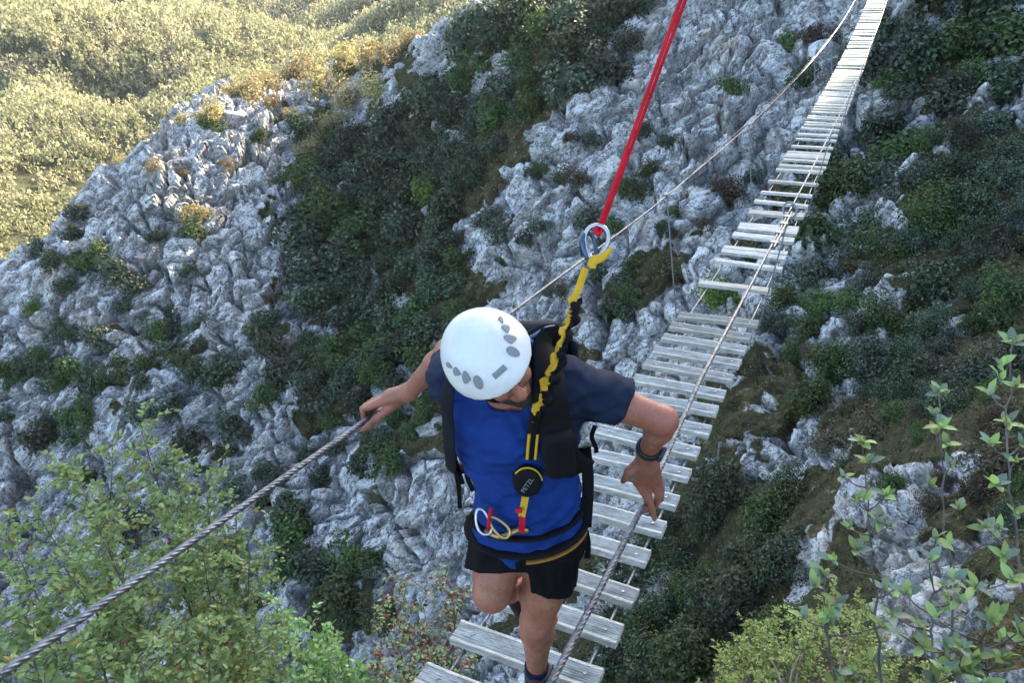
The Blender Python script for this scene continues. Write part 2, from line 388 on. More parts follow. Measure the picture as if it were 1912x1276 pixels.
# where a line of sight or a plumb line meets the ground
_gd = polar(Pd); GE = _gd[:, 2].reshape(nA, nR)
def ground_seen(u, v, skip=8.0):
    k = ray(u, v); a, _, e = polar(k)[0]
    i = int(np.clip(round(np.interp(a, AZ, np.arange(nA))), 0, nA - 1))
    row = GE[i]; j = np.nonzero((row >= e) & (LR > skip))[0]
    if not len(j): return None
    return PG[i, j[0]].copy()
def ground_z(x, y):
    a = math.degrees(math.atan2(x, y)); r = math.hypot(x, y)
    i = int(np.clip(round(np.interp(a, AZ, np.arange(nA))), 0, nA - 1)); j = int(np.clip(np.searchsorted(LR, r), 0, nR - 1))
    return PG[i, j, 2]
# ------------------------------------------------------------------ foliage
def leaf_mat(name, stops, trans=.25, rough=.6):
    m = mat(name, rough=rough, spec=.3); nt = NT(m)
    ri = nt('NewGeometry').outputs['Random Per Island']; oi = nt('ObjectInfo').outputs['Random']
    c = nt.ramp(ri, stops)
    hs = nt('HueSaturation', {'Color': c, 'Hue': nt('MapRange', {'Value': oi, 'To Min': .475, 'To Max': .525}).outputs[0],
                             'Value': nt('MapRange', {'Value': oi, 'To Min': .7, 'To Max': 1.35}).outputs[0]}).outputs[0]
    nt.color(hs)
    tr = nt('BsdfTranslucent', {'Color': hs}); mx = nt('MixShader', {0: trans, 1: nt.b.outputs[0], 2: tr.outputs[0]})
    nt.l.new(mx.outputs[0], nt.n['Material Output'].inputs[0]); return m
m_dark = leaf_mat('holm_oak_leaf', [(0, (.012, .020, .010)), (.5, (.038, .058, .030)), (.85, (.085, .115, .060)), (1, (.15, .18, .10))])
m_grey = leaf_mat('grey_green_leaf', [(0, (.018, .026, .017)), (.5, (.055, .075, .048)), (.9, (.12, .145, .10)), (1, (.19, .20, .14))])
m_green = leaf_mat('mid_green_leaf', [(0, (.025, .045, .012)), (.5, (.05, .085, .022)), (.9, (.085, .125, .035)), (1, (.15, .15, .05))])
m_lime = leaf_mat('lime_leaf', [(0, (.06, .12, .012)), (.6, (.10, .18, .025)), (1, (.17, .24, .05))])
m_gold = leaf_mat('sunlit_gold_leaf', [(0, (.16, .14, .05)), (.5, (.30, .25, .11)), (1, (.46, .38, .20))], .4)  # brighter and golden: the crest sunlight is put into the leaf colour
m_rust = leaf_mat('rust_leaf', [(0, (.05, .035, .022)), (.5, (.075, .06, .035)), (1, (.12, .10, .06))])
m_bark = mat('bark', rough=.9)
nt = NT(m_bark); nt.color(nt.ramp(nt.noise(nt.oco(), 9, 5).outputs[0], [(.3, (.05, .042, .035)), (.7, (.17, .15, .13))]))

def kites(C, Nn, L, Wd, rs, fold=.0):
    """one four-cornered leaf per centre"""
    n = len(C); t = norm(np.cross(Nn, rs.normal(size=(n, 3)))); b = np.cross(Nn, t)
    L = np.broadcast_to(L, (n,))[:, None]; Wd = np.broadcast_to(Wd, (n,))[:, None]
    V = np.stack([C - t * L * .5, C + b * Wd * .5 + Nn * fold * L, C + t * L * .5, C - b * Wd * .5 + Nn * fold * L], 1)
    return V.reshape(-1, 3), np.arange(n * 4).reshape(n, 4)
def crown_points(rs, nblob, nleaf, rz=.8, ragged=.35):
    bc = norm(rs.normal(size=(nblob, 3))) * (rs.uniform(.25, .85, (nblob, 1))); bc[:, 2] = np.abs(bc[:, 2]) * rz + .1
    br = rs.uniform(.24, .48, nblob) * (12.0 / (nblob + 4)) ** .3 * (1 + ragged * rs.normal(size=nblob)).clip(.5, 1.6)
    w = br ** 2; k = rs.choice(nblob, nleaf, p=w / w.sum()); dv = norm(rs.normal(size=(nleaf, 3)))
    rr = br[k] * rs.uniform(.35, 1.0, nleaf) ** .5 * (1 + .18 * rs.normal(size=nleaf))
    return bc[k] + dv * rr[:, None], norm(dv + .5 * rs.normal(size=(nleaf, 3)) + [0, 0, .45]), bc
def crown_mesh(seed, m, nblob=22, nleaf=1300, leaf=.095, rz=.8):
    rs = np.random.RandomState(seed); C, Nn, bc = crown_points(rs, nblob, nleaf, rz)
    V, Q = kites(C, Nn, leaf * rs.uniform(.7, 1.5, nleaf), leaf * rs.uniform(.5, .9, nleaf), rs, .1)
    return mesh_np('crown', V, Q, [m]), bc
def trunk_mesh(seed, bc):
    rs = np.random.RandomState(seed); b = MB()
    top = np.array([rs.normal() * .08, rs.normal() * .08, .42])
    b.tube(catmull([(0, 0, -.5), (.03, .02, 0), top * .5 + [.04, 0, 0], top], 3), np.linspace(.075, .04, 10), 5)
    for c in bc[rs.permutation(len(bc))[:7]]:
        b.tube(catmull([top * rs.uniform(.4, 1), top * .4 + c * .5 + [0, 0, .05], c], 3), np.linspace(.03, .008, 7), 4)
    return b.mesh('trunk', m_bark)
PROTO = {}
for kind_, m_, cnt in (('dark', m_dark, 5), ('grey', m_grey, 4), ('green', m_green, 4), ('lime', m_lime, 2), ('gold', m_gold, 3), ('rust', m_rust, 2)):
    PROTO[kind_] = []
    for i_ in range(cnt):
        sd = hash(kind_) % 1000 if False else sum(map(ord, kind_)) * 7 + i_
        cm, bc_ = crown_mesh(sd, m_, 9 + 3 * i_, 1200, .13 if kind_ != 'gold' else .10, .7 + .12 * i_)
        PROTO[kind_].append((cm, trunk_mesh(sd, bc_)))
for kind_, m_, cnt in (('dark_fine', m_dark, 3), ('green_fine', m_green, 2), ('grey_fine', m_grey, 2), ('rust_fine', m_rust, 1)):
    PROTO[kind_] = []
    for i_ in range(cnt):
        cm, bc_ = crown_mesh(900 + 10 * i_ + len(kind_), m_, 14 + 4 * i_, 2600, .075, .75 + .1 * i_); PROTO[kind_].append((cm, trunk_mesh(40 + i_, bc_)))
def plant(p, radius, kind, label, group, rs, name='shrub', flat=1.0, cat='shrub', parts=True):
    cm, tm = PROTO[kind][rs.randint(len(PROTO[kind]))]
    e = empty(name, p); s = radius
    e.scale = (s * rs.uniform(.85, 1.15), s * rs.uniform(.85, 1.15), s * flat * rs.uniform(.85, 1.2)); e.rotation_euler = (rs.normal() * .15, rs.normal() * .15, rs.uniform(0, 6.28))
    tag(e, label, cat, group)
    obj('crown', cm, e); obj('trunk', tm, e)
    return e
def inside(poly, u, v):
    c = False; n = len(poly)
    for i in range(n):
        (x1, y1), (x2, y2) = poly[i], poly[(i + 1) % n]
        if (y1 > v) != (y2 > v) and u < (x2 - x1) * (v - y1) / (y2 - y1) + x1: c = not c
    return c
def veg_at(p):
    a, r, _ = polar(p)[0]
    i = int(np.clip(round(np.interp(a, AZ, np.arange(nA))), 0, nA - 1)); j = int(np.clip(np.searchsorted(LR, r), 0, nR - 1))
    return VEGG[i, j]
REG = [  # outline of a stretch of the wall, how many grow there, their width, kinds, name, label, group, category
    ([(880, 20), (1190, 0), (1180, 110), (1010, 190), (930, 190), (860, 110)], 26, (70, 115), ('grey', 'grey', 'green', 'dark'), 'tree', 'clump at the gully head', 'trees at the head of the gully', 'tree'),
    ([(560, 240), (700, 210), (860, 130), (1010, 190), (930, 270), (850, 380), (880, 560), (760, 640), (560, 560), (520, 420)], 74, (55, 105), ('dark', 'dark', 'dark', 'grey', 'green'), 'tree', 'wooded gully between the rock faces', 'trees filling the gully', 'tree'),
    ([(440, 560), (760, 640), (880, 560), (860, 650), (800, 800), (700, 930), (560, 760), (420, 700)], 34, (45, 85), ('dark', 'green', 'grey', 'dark'), 'shrub', 'rocky slope below the wooded gully', 'shrubs below the gully', 'shrub'),
    ([(0, 540), (150, 420), (400, 430), (440, 700), (300, 720), (0, 720)], 34, (32, 66), ('grey', 'green', 'dark'), 'shrub', 'left limestone buttress', 'shrubs on the left buttress', 'shrub'),
    ([(0, 660), (300, 700), (500, 760), (640, 880), (640, 1100), (450, 1150), (250, 1000), (0, 900)], 24, (36, 80), ('dark', 'grey', 'green'), 'shrub', 'lower cliff behind the leafy tree', 'shrubs on the lower cliff', 'shrub'),
    ([(900, 360), (1150, 200), (1560, 40), (1560, 230), (1250, 480), (1150, 640), (950, 640)], 40, (28, 64), ('grey', 'dark', 'green', 'rust'), 'shrub', 'pale face left of the bridge', 'shrubs on the pale rock face', 'shrub'),
    ([(1640, 0), (1912, 0), (1912, 640), (1700, 760), (1440, 640), (1500, 380), (1600, 150)], 60, (70, 150), ('dark', 'dark', 'grey', 'green', 'grey', 'green'), 'shrub', 'overgrown slope right of the bridge', 'shrubs right of the bridge', 'shrub'),
    ([(1260, 920), (1480, 890), (1480, 1100), (1300, 1276), (1180, 1276), (1120, 1150)], 18, (90, 190), ('dark', 'green', 'dark'), 'shrub', 'slope beneath the near bridge', 'shrubs beneath the bridge', 'shrub'),
    ([(540, 880), (720, 980), (760, 1120), (620, 1150), (540, 1080)], 9, (60, 110), ('dark', 'green'), 'shrub', 'hollow at the cliff foot', 'shrubs at the cliff foot', 'shrub'),
    ([(1480, 640), (1912, 640), (1912, 1000), (1640, 900), (1500, 820)], 26, (40, 130), ('dark', 'green', 'rust', 'green'), 'shrub', 'grassy slope right of the climber', 'low shrubs on the grassy slope', 'shrub')]
rs = np.random.RandomState(21); PLACED = []
for poly, cnt, (w0, w1), kinds, nm, lab, grp, cat_ in REG:
    us = [q[0] for q in poly]; vs_ = [q[1] for q in poly]; got = 0; tries = 0; pts = []
    while got < cnt and tries < 4000:
        tries += 1
        u, v = rs.uniform(min(us), max(us)), rs.uniform(min(vs_), max(vs_))
        if not inside(poly, u, v): continue
        w = rs.uniform(w0, w1)
        if any((u - a) ** 2 + (v - b) ** 2 < (.27 * (w + c)) ** 2 for a, b, c in pts): continue
        p = ground_seen(u, min(v + w * .25, 1270))
        if p is None or veg_at(p) < rs.uniform(.1, .7): continue
        pts.append((u, v, w)); got += 1
        d = p @ CF; R_ = .5 * w * d / FPX
        kd = kinds[rs.randint(len(kinds))]; fu = (u - min(us)) / (max(us) - min(us)); fv = (v - min(vs_)) / (max(vs_) - min(vs_)); fw = (w - w0) / (w1 - w0)
        size = 'small ' if fw < .33 else 'large ' if fw > .67 else ''; hue = {'dark': 'dark evergreen', 'grey': 'grey green', 'green': 'mid green', 'rust': 'rusty brown'}[kd]
        ver = 'upper' if fv < .33 else 'lower' if fv > .67 else ''; hor = 'left' if fu < .33 else 'right' if fu > .67 else ''; where = (ver + ' ' + hor).strip() or 'middle'
        fine_ = w * d / FPX > 0 and d < 40
        PLACED.append((u, plant(p - np.array([0, 0, .1 * R_]), R_ * 1.22, kd + '_fine' if fine_ else kd, f'{size}{hue} {nm}, {where} part of the {lab}', grp, rs, nm, 1.0, cat_)))
def tell_apart(placed):                                 # where several read alike, their order from the left tells them apart
  same = {}
  for u, o in placed: same.setdefault(o['label'], []).append((u, o))
  for lb, q in same.items():
    q.sort(key=lambda x: x[0]); words = {2: ('leftmost', 'rightmost'), 3: ('leftmost', 'central', 'rightmost'), 4: ('leftmost', 'second', 'third', 'rightmost'), 5: ('leftmost', 'second', 'central', 'fourth', 'rightmost')}.get(len(q))
    if words:
        for wd, (_, o) in zip(words, q): o['label'] = wd + ' ' + lb
tell_apart(PLACED)
# sunlit trees and bushes along the crest
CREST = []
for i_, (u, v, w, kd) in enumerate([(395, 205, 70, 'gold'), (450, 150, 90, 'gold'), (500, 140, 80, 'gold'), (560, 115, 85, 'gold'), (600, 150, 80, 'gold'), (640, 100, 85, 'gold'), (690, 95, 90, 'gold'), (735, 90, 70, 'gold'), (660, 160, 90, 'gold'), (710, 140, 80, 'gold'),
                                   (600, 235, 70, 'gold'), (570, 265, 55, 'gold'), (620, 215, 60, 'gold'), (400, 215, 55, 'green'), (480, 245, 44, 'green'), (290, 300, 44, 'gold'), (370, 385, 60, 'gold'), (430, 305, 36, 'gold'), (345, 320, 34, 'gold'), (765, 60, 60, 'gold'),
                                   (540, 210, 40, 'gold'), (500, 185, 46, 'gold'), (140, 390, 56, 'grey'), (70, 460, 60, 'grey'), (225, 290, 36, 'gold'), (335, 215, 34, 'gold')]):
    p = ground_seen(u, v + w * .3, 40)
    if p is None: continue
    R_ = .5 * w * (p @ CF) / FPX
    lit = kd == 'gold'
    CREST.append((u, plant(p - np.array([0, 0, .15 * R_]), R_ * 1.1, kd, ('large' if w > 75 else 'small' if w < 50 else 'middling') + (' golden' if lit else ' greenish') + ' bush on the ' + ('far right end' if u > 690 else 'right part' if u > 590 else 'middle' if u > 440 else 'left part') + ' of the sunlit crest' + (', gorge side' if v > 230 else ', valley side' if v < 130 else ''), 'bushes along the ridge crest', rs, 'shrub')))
tell_apart(CREST)
for u, v, w, lab in [(805, 345, 85, 'bright lime green bush glowing in the middle of the dark gully'), (410, 690, 42, 'small bright green bush on the middle of the left cliff'), (58, 575, 46, 'small yellow green bush near the left edge of the cliff'),
                     (1660, 150, 60, 'bright green bush just right of the far part of the bridge'), (1810, 130, 60, 'bright green bush at the upper right of the slope'), (1355, 550, 80, 'bright green bush seen through the gap between bridge planks')]:
    p = ground_seen(u, v + w * .25); R_ = .5 * w * (p @ CF) / FPX
    plant(p, R_ * 1.1, 'lime', lab, None, rs)

# low growth on the soil between the rocks: nobody could count it
def clumps(P0, Nn, rad_, n, leaf, rs):
    k = len(P0); C = np.repeat(P0, n, 0) + norm(rs.normal(size=(k * n, 3))) * np.repeat(rad_, n)[:, None] * rs.uniform(.3, 1, (k * n, 1))
    nn = norm(np.repeat(Nn, n, 0) + .9 * rs.normal(size=(k * n, 3)))
    return kites(C, nn, np.repeat(leaf, n) * rs.uniform(.6, 1.5, k * n), np.repeat(leaf, n) * rs.uniform(.3, .8, k * n), rs, .1)
sg = soil.reshape(nA, nR); a0, a1 = np.searchsorted(AZ, [-56, 48])
area = (np.gradient(LR)[None] * LR[None] * np.ones((nA, 1)))
wgt = (sg > .5) * (VEGG > .25) * area / np.maximum(LR[None], 12) ** 1.6; wgt[:a0] = 0; wgt[a1:] = 0; wgt[:, (LR < 8.5) | (LR > 105)] = 0
pick = rs.choice(nA * nR, 10000, p=(wgt / wgt.sum()).ravel())
rp = rf[pick]
m_under = leaf_mat('undergrowth', [(0, (.02, .025, .012)), (.4, (.05, .06, .022)), (.65, (.10, .10, .035)), (.82, (.15, .10, .05)), (1, (.25, .20, .11))])
V, Qd = clumps(Pd[pick], Nf[pick], rs.uniform(.15, .5, 10000) * np.clip(rp / 45, .3, 1.3), 16, .16 * np.clip(rp / 45, .35, 1.3), rs)
tag(obj('undergrowth', mesh_np('undergrowth', V, Qd, [m_under])), 'low plants and dry grass covering the soil between the rocks', 'undergrowth', kind='stuff')

# the sunlit wood on the valley floor and the rises beyond: one mass
nT = 34000
wv = (area * np.ones_like(sg)) * (LR[None] > 135) * (LR[None] < 1000) * (AZ[:, None] > -52) * (AZ[:, None] < 6) / LR[None] ** 1.0
wv *= (spur(X, Y) < Z - 2)
pk = rs.choice(nA * nR, nT, p=(wv / wv.sum()).ravel())
bk_ = np.nonzero(((np.abs(rf - 436) < 34) | (np.abs(rf - 628) < 36)) & (ga.ravel() > -50) & (ga.ravel() < 0))[0]; pk = np.concatenate([rs.choice(bk_, 3200), pk]); nT = len(pk)   # the steep banks are wooded too
jit = rs.uniform(-1, 1, (nT, 3)) * (rf[pk] * .012)[:, None]; jit[:, 2] = 0
base = Pd[pk] + jit
_run = np.maximum.accumulate(np.where(LR[None] > 20, GE, -90), axis=1).ravel()[pk]; _top = np.degrees(np.arctan2(base[:, 2] + 8, rf[pk]))   # leave out what no line of sight reaches
base = base[_top > _run - .05]; base = base[:12500]; nT = len(base)
Vs, Qs, n0 = [], [], 0
hts = rs.uniform(4.2, 8.0, nT) * np.clip(np.linalg.norm(base, axis=1) / 420, .8, 1.35)
for tp in range(6):
    q = np.nonzero(np.arange(nT) % 6 == tp)[0]
    C, Nn, _ = crown_points(np.random.RandomState(300 + tp), 9, 42, .95)
    V, Qd = kites(C, Nn, .29 * rs.uniform(.7, 1.5, 42), .29 * rs.uniform(.55, .95, 42), rs, .1)
    an = rs.uniform(0, 6.28, len(q)); ca, sa_ = np.cos(an)[:, None], np.sin(an)[:, None]; h = hts[q][:, None]
    W_ = np.stack([(V[None, :, 0] * ca - V[None, :, 1] * sa_) * h * .62, (V[None, :, 0] * sa_ + V[None, :, 1] * ca) * h * .62, V[None, :, 2] * h + h * .12], -1) + base[q][:, None]
    Vs.append(W_.reshape(-1, 3)); Qs.append((Qd[None] + (np.arange(len(q)) * len(V))[:, None, None]).reshape(-1, 4) + n0); n0 += len(q) * len(V)
m_wood = mat('valley_leaf', rough=.7, spec=.2); nt = NT(m_wood)
ri = nt('NewGeometry').outputs['Random Per Island']; big_ = nt.noise(nt.pos(), .05, 3).outputs[0]
ca_ = nt.ramp(ri, [(0, (.10, .12, .055)), (.5, (.27, .275, .145)), (1, (.50, .47, .28))]); cb_ = nt.ramp(ri, [(0, (.18, .165, .09)), (.5, (.40, .355, .21)), (1, (.60, .53, .36))])
cc_ = nt.mix(nt.ramp(big_, [(.47, (0, 0, 0)), (.68, (1, 1, 1))]), ca_, cb_); nt.color(cc_)
mx = nt('MixShader', {0: .38, 1: nt.b.outputs[0], 2: nt('BsdfTranslucent', {'Color': cc_}).outputs[0]}); nt.l.new(mx.outputs[0], nt.n['Material Output'].inputs[0])
tag(obj('valley_wood', mesh_np('valley_wood', np.concatenate(Vs), np.concatenate(Qs), [m_wood])), 'sunlit autumn wood covering the valley far beyond the ridge', 'wood', kind='stuff')
# ------------------------------------------------------------------ the footbridge
BAZ = rad(28.3); BX0 = -.94; BEND = 53.0
BD = np.array([math.sin(BAZ), math.cos(BAZ), 0]); BN = np.array([math.cos(BAZ), -math.sin(BAZ), 0]); UPV = np.array([0, 0, 1.0])
def deck_z(t): return -2.37 - .185 * t + .0025 * t * t
def bridge(t, lat, h=0.0):
    t = np.asarray(t, float); lat = np.broadcast_to(lat, t.shape); h = np.broadcast_to(h, t.shape)
    return BD * t[..., None] + BN * (BX0 + lat)[..., None] + UPV * (deck_z(t) + h)[..., None]
m_plank = mat('weathered_plank', rough=.85, spec=.25); nt = NT(m_plank); oc = nt.oco(); oi = nt('ObjectInfo').outputs['Random']
mp = nt('Mapping', {'Vector': oc, 'Scale': (1.0, 14, 6)}); nt.l.new(nt('CombineXYZ', {0: nt('Math', {0: oi, 1: 40.0}, operation='MULTIPLY').outputs[0]}).outputs[0], mp.inputs['Location'])
g1 = nt.noise(mp.outputs[0], 5, 6, .65).outputs[0]; g2 = nt.noise(mp.outputs[0], 26, 4, .6).outputs[0]
cw = nt.ramp(g1, [(.25, (.19, .18, .155)), (.42, (.42, .415, .375)), (.58, (.58, .575, .53)), (.8, (.70, .69, .65))])
cw = nt.mix(nt.ramp(g2, [(.35, (.7, .7, .7)), (.5, (0, 0, 0))]), cw, (.20, .185, .15))
st_ = nt.noise(nt('Mapping', {'Vector': oc, 'Location': (0, 0, 0), 'Scale': (3, 6, 3)}).outputs[0], 2.2, 4, .7).outputs[0]
cw = nt.mix(nt.ramp(st_, [(.5, (0, 0, 0)), (.72, (.6, .6, .6))]), cw, (.16, .15, .12))
cw = nt.mix(nt('MapRange', {'Value': oi, 'From Min': .4, 'From Max': 1.0, 'To Max': .6}).outputs[0], cw, (.30, .25, .19))
nt.color(cw); nt.bump(g2, .5, .006)
m_steel = mat('galvanised_cable', (.30, .31, .33), .5, .75); nt = NT(m_steel)
gs = nt.noise(nt.pos(), 60, 3).outputs[0]; nt.color(nt.ramp(gs, [(.3, (.075, .078, .086)), (.7, (.25, .26, .28))]))
m_rod = mat('zinc_rod', (.2, .215, .24), .45, .7)
# a grooved decking board: rims along both long edges, ribs between
def plank_mesh(L, wd, th, ribs, seed):
    rs = np.random.RandomState(seed); pr = []
    hw = wd / 2
    pr += [(-hw, -th), (-hw, -.003), (-hw + .003, 0)]
    if ribs:
        x0, x1 = -hw + .014, hw - .014; n = 7
        for i in range(n):
            a = x0 + (x1 - x0) * i / n; b = x0 + (x1 - x0) * (i + 1) / n
            pr += [(a, 0), (a + (b - a) * .3, -.005), (a + (b - a) * .7, -.005)]
        pr += [(x1, 0)]
    pr += [(hw - .003, 0), (hw, -.003), (hw, -th)]
    pr = np.array(pr); k = len(pr); ns = 7; xs = np.linspace(-L / 2, L / 2, ns)
    warp = np.cumsum(rs.normal(size=ns)) * .0009; V = []
    for x, w in zip(xs, warp): V.append(np.stack([np.full(k, x) + (rs.normal(size=k) * .0015 if abs(x) > L * .49 else 0), pr[:, 0] + w, pr[:, 1] + w * .8], -1))
    V = np.concatenate(V); i = np.arange(ns - 1)[:, None] * k; j = np.arange(k)[None]; j2 = (j + 1) % k
    Q = np.stack([i + j, i + k + j, i + k + j2, i + j2], -1).reshape(-1, 4)
    c0 = len(V); V = np.concatenate([V, [[-L / 2, 0, -th * .5], [L / 2, 0, -th * .5]]])
    jj = np.arange(k); j2 = (jj + 1) % k
    T = np.concatenate([np.stack([jj, j2, np.full(k, c0)], -1), np.stack([(ns - 1) * k + j2, (ns - 1) * k + jj, np.full(k, c0 + 1)], -1)])
    return mesh_np('plank', V, [Q, T], [m_plank])
PL = [plank_mesh(.62, .108, .034, True, s) for s in range(6)]
PF = [plank_mesh(.62, w, .032, False, s) for s, w in ((11, .10), (12, .12), (13, .14), (14, .09), (15, .11))]
b = MB(); an = np.arange(6) * np.pi / 3; b.tube([(0, 0, -.004), (0, 0, .0045)], .0075, 6); BOLT = b.mesh('bolt', m_rod)
br = empty('footbridge', bridge(np.array(0.), 0.0))
tag(br, 'suspended plank footbridge on steel cables crossing the shaded gorge', 'bridge')
bl = np.array(br.location)
rs = np.random.RandomState(5)
tb = [.13 + .247 * i for i in range(6)] + [1.619 + .2452 * i for i in range(16)] + [6.087, 6.719, 7.02, 7.153, 7.614, 7.90, 8.013, 8.561, 9.014, 9.502, 10.083, 10.781, 11.02, 11.388, 11.62, 11.78, 11.93, 12.35, 12.904, 13.3, 13.75]
t_ = 14.1
while t_ < BEND: tb.append(t_); t_ += rs.choice([.15, .19, .23, .28, .36, .46], p=[.2, .2, .2, .17, .14, .09])
gold_gap = []
for i_, t in enumerate(tb):
    tc = t - .054; near_ = t < 5.5
    o = obj('plank', PL[rs.randint(6)] if near_ else PF[rs.randint(5)], br)
    sl_ = math.atan(-.185 + .005 * tc); yaw = -BAZ + rs.normal() * (.006 if near_ else .018)
    o.location = bridge(np.array(tc), rs.normal() * .006, rs.normal() * .003) - bl
    o.rotation_euler = (sl_ + rs.normal() * .045, rs.normal() * .016, yaw + rs.normal() * .006); o.rotation_mode = 'XYZ'
    o.scale.x = 1 + rs.normal() * .008
    if near_:
        for la in (-.235, .25):
            bo = obj('bolt', BOLT, o); bo.location = (la, 0, .0)
def cable(tt, lat, h, r, name, lay=.11, k=18, lobes=6):
    """a laid steel rope: the section has lobes that wind along it"""
    C = bridge(tt, lat, h); tg = norm(np.gradient(C, axis=0)); a = norm(np.cross(tg, UPV)); b = np.cross(tg, a)
    L = np.concatenate([[0], np.cumsum(np.linalg.norm(np.diff(C, axis=0), axis=1))]); an = np.arange(k) * 2 * np.pi / k
    tw = L[:, None] / lay * 2 * np.pi
    rr = r * (1 - .16 * np.abs(np.sin(lobes / 2 * (an[None] - tw))) ** .7 * 0 - .34 * (1 - np.abs(np.cos(lobes / 2 * (an[None] - tw)))))
    V = C[:, None] + rr[..., None] * (np.cos(an)[None, :, None] * a[:, None] + np.sin(an)[None, :, None] * b[:, None]) - bl
    n = len(C); i = np.arange(n - 1)[:, None] * k; j = np.arange(k)[None]; j2 = (j + 1) % k
    return obj(name, mesh_np(name, V.reshape(-1, 3), np.stack([i + j, i + j2, i + k + j2, i + k + j], -1).reshape(-1, 4), [m_steel], True), br)
tn = np.concatenate([np.arange(-1.0, 2.9, .003), np.arange(2.9, 6, .008), np.arange(6, BEND, .12)])
hl = np.interp(tn, [-1.7, -.3, .35, 1.6, 3, 4.8, 9, 23, BEND], [1.3, 1.17, 1.15, 1.085, 1.05, .985, .92, .76, .8])
cable(tn, -.465, hl, np.interp(tn, [1.8, 4, 12, 30], [.0100, .0062, .0052, .007])[:, None], 'handrail_cable', .12, 30)
hr = np.interp(tn, [-1.6, .3, 1.0, 1.7, 2.4, 5.2, 9, 23, BEND], [1.1, .92, .90, .90, .985, .99, .95, .8, 1.0])
cable(tn, .455, hr, np.interp(tn, [1.8, 5, 12, 30], [.0098, .0068, .0055, .007])[:, None], 'handrail_cable', .12, 30)
td = np.concatenate([np.arange(-1.6, 7, .02), np.arange(7, BEND, .15)])
for la in (-.235, .25): cable(td, la, -.042, .0075, 'deck_cable', .09, 10, 5)
for t in (1.66 - .0, 5.25, 8.87, 12.5, 16.1, 19.7, 23.2, 27, 31, 35):
    for sd in (-1, 1):
        if t < 2: continue
        ht = float(np.interp(t, tn, hl if sd < 0 else hr)); b = MB(); la = -.465 if sd < 0 else .455
        p0 = bridge(np.array(t + .10), la, ht + .02) - bl; p1 = bridge(np.array(t - .02), sd * .325, -.05) - bl
        b.tube([p0, p0 * .5 + p1 * .5, p1], .0055 if t < 10 else .007, 6); hg = b.build('hanger', m_rod, br)
        c = MB(); c.box(p0 - UPV * .02, (BD, BN, UPV), (.022, .013, .018)); bevel(c.build('cable_clamp', m_rod, hg), .004)
# the thimble and shackle where the right hand cable is joined
b = MB(); pr = bridge(np.array(5.2), .455, .99) - bl; an = np.linspace(0, 2 * np.pi, 21)
b.tube(pr + UPV * .005 + np.stack([np.cos(an) * .045 * BN[i] * 1.0 + np.sin(an) * .055 * (CU[i]) for i in range(3)], -1), .008, 6, False); b.build('thimble_ring', m_rod, br, True)
b = MB(); b.tube(bridge(np.linspace(4.3, 5.15, 12), .475, np.interp(np.linspace(4.3, 5.15, 12), tn, hr) + .004) - bl, .008, 6); b.build('splice_tail', m_steel, br, True)
for t in (4.4, 4.62, 4.84, 5.02):
    b = MB(); b.box(bridge(np.array(t), .463, float(np.interp(t, tn, hr))) - bl, (BD, BN, UPV), (.016, .026, .014)); bevel(b.build('cable_grip', m_rod, br), .004)

tsf = np.arange(5.35, BEND, .12); cable(tsf, -.45, np.interp(tsf, tn, hl) + .06 * np.minimum(1, (tsf - 5.35) / 2), .0022, 'safety_cable', .09, 6, 3)
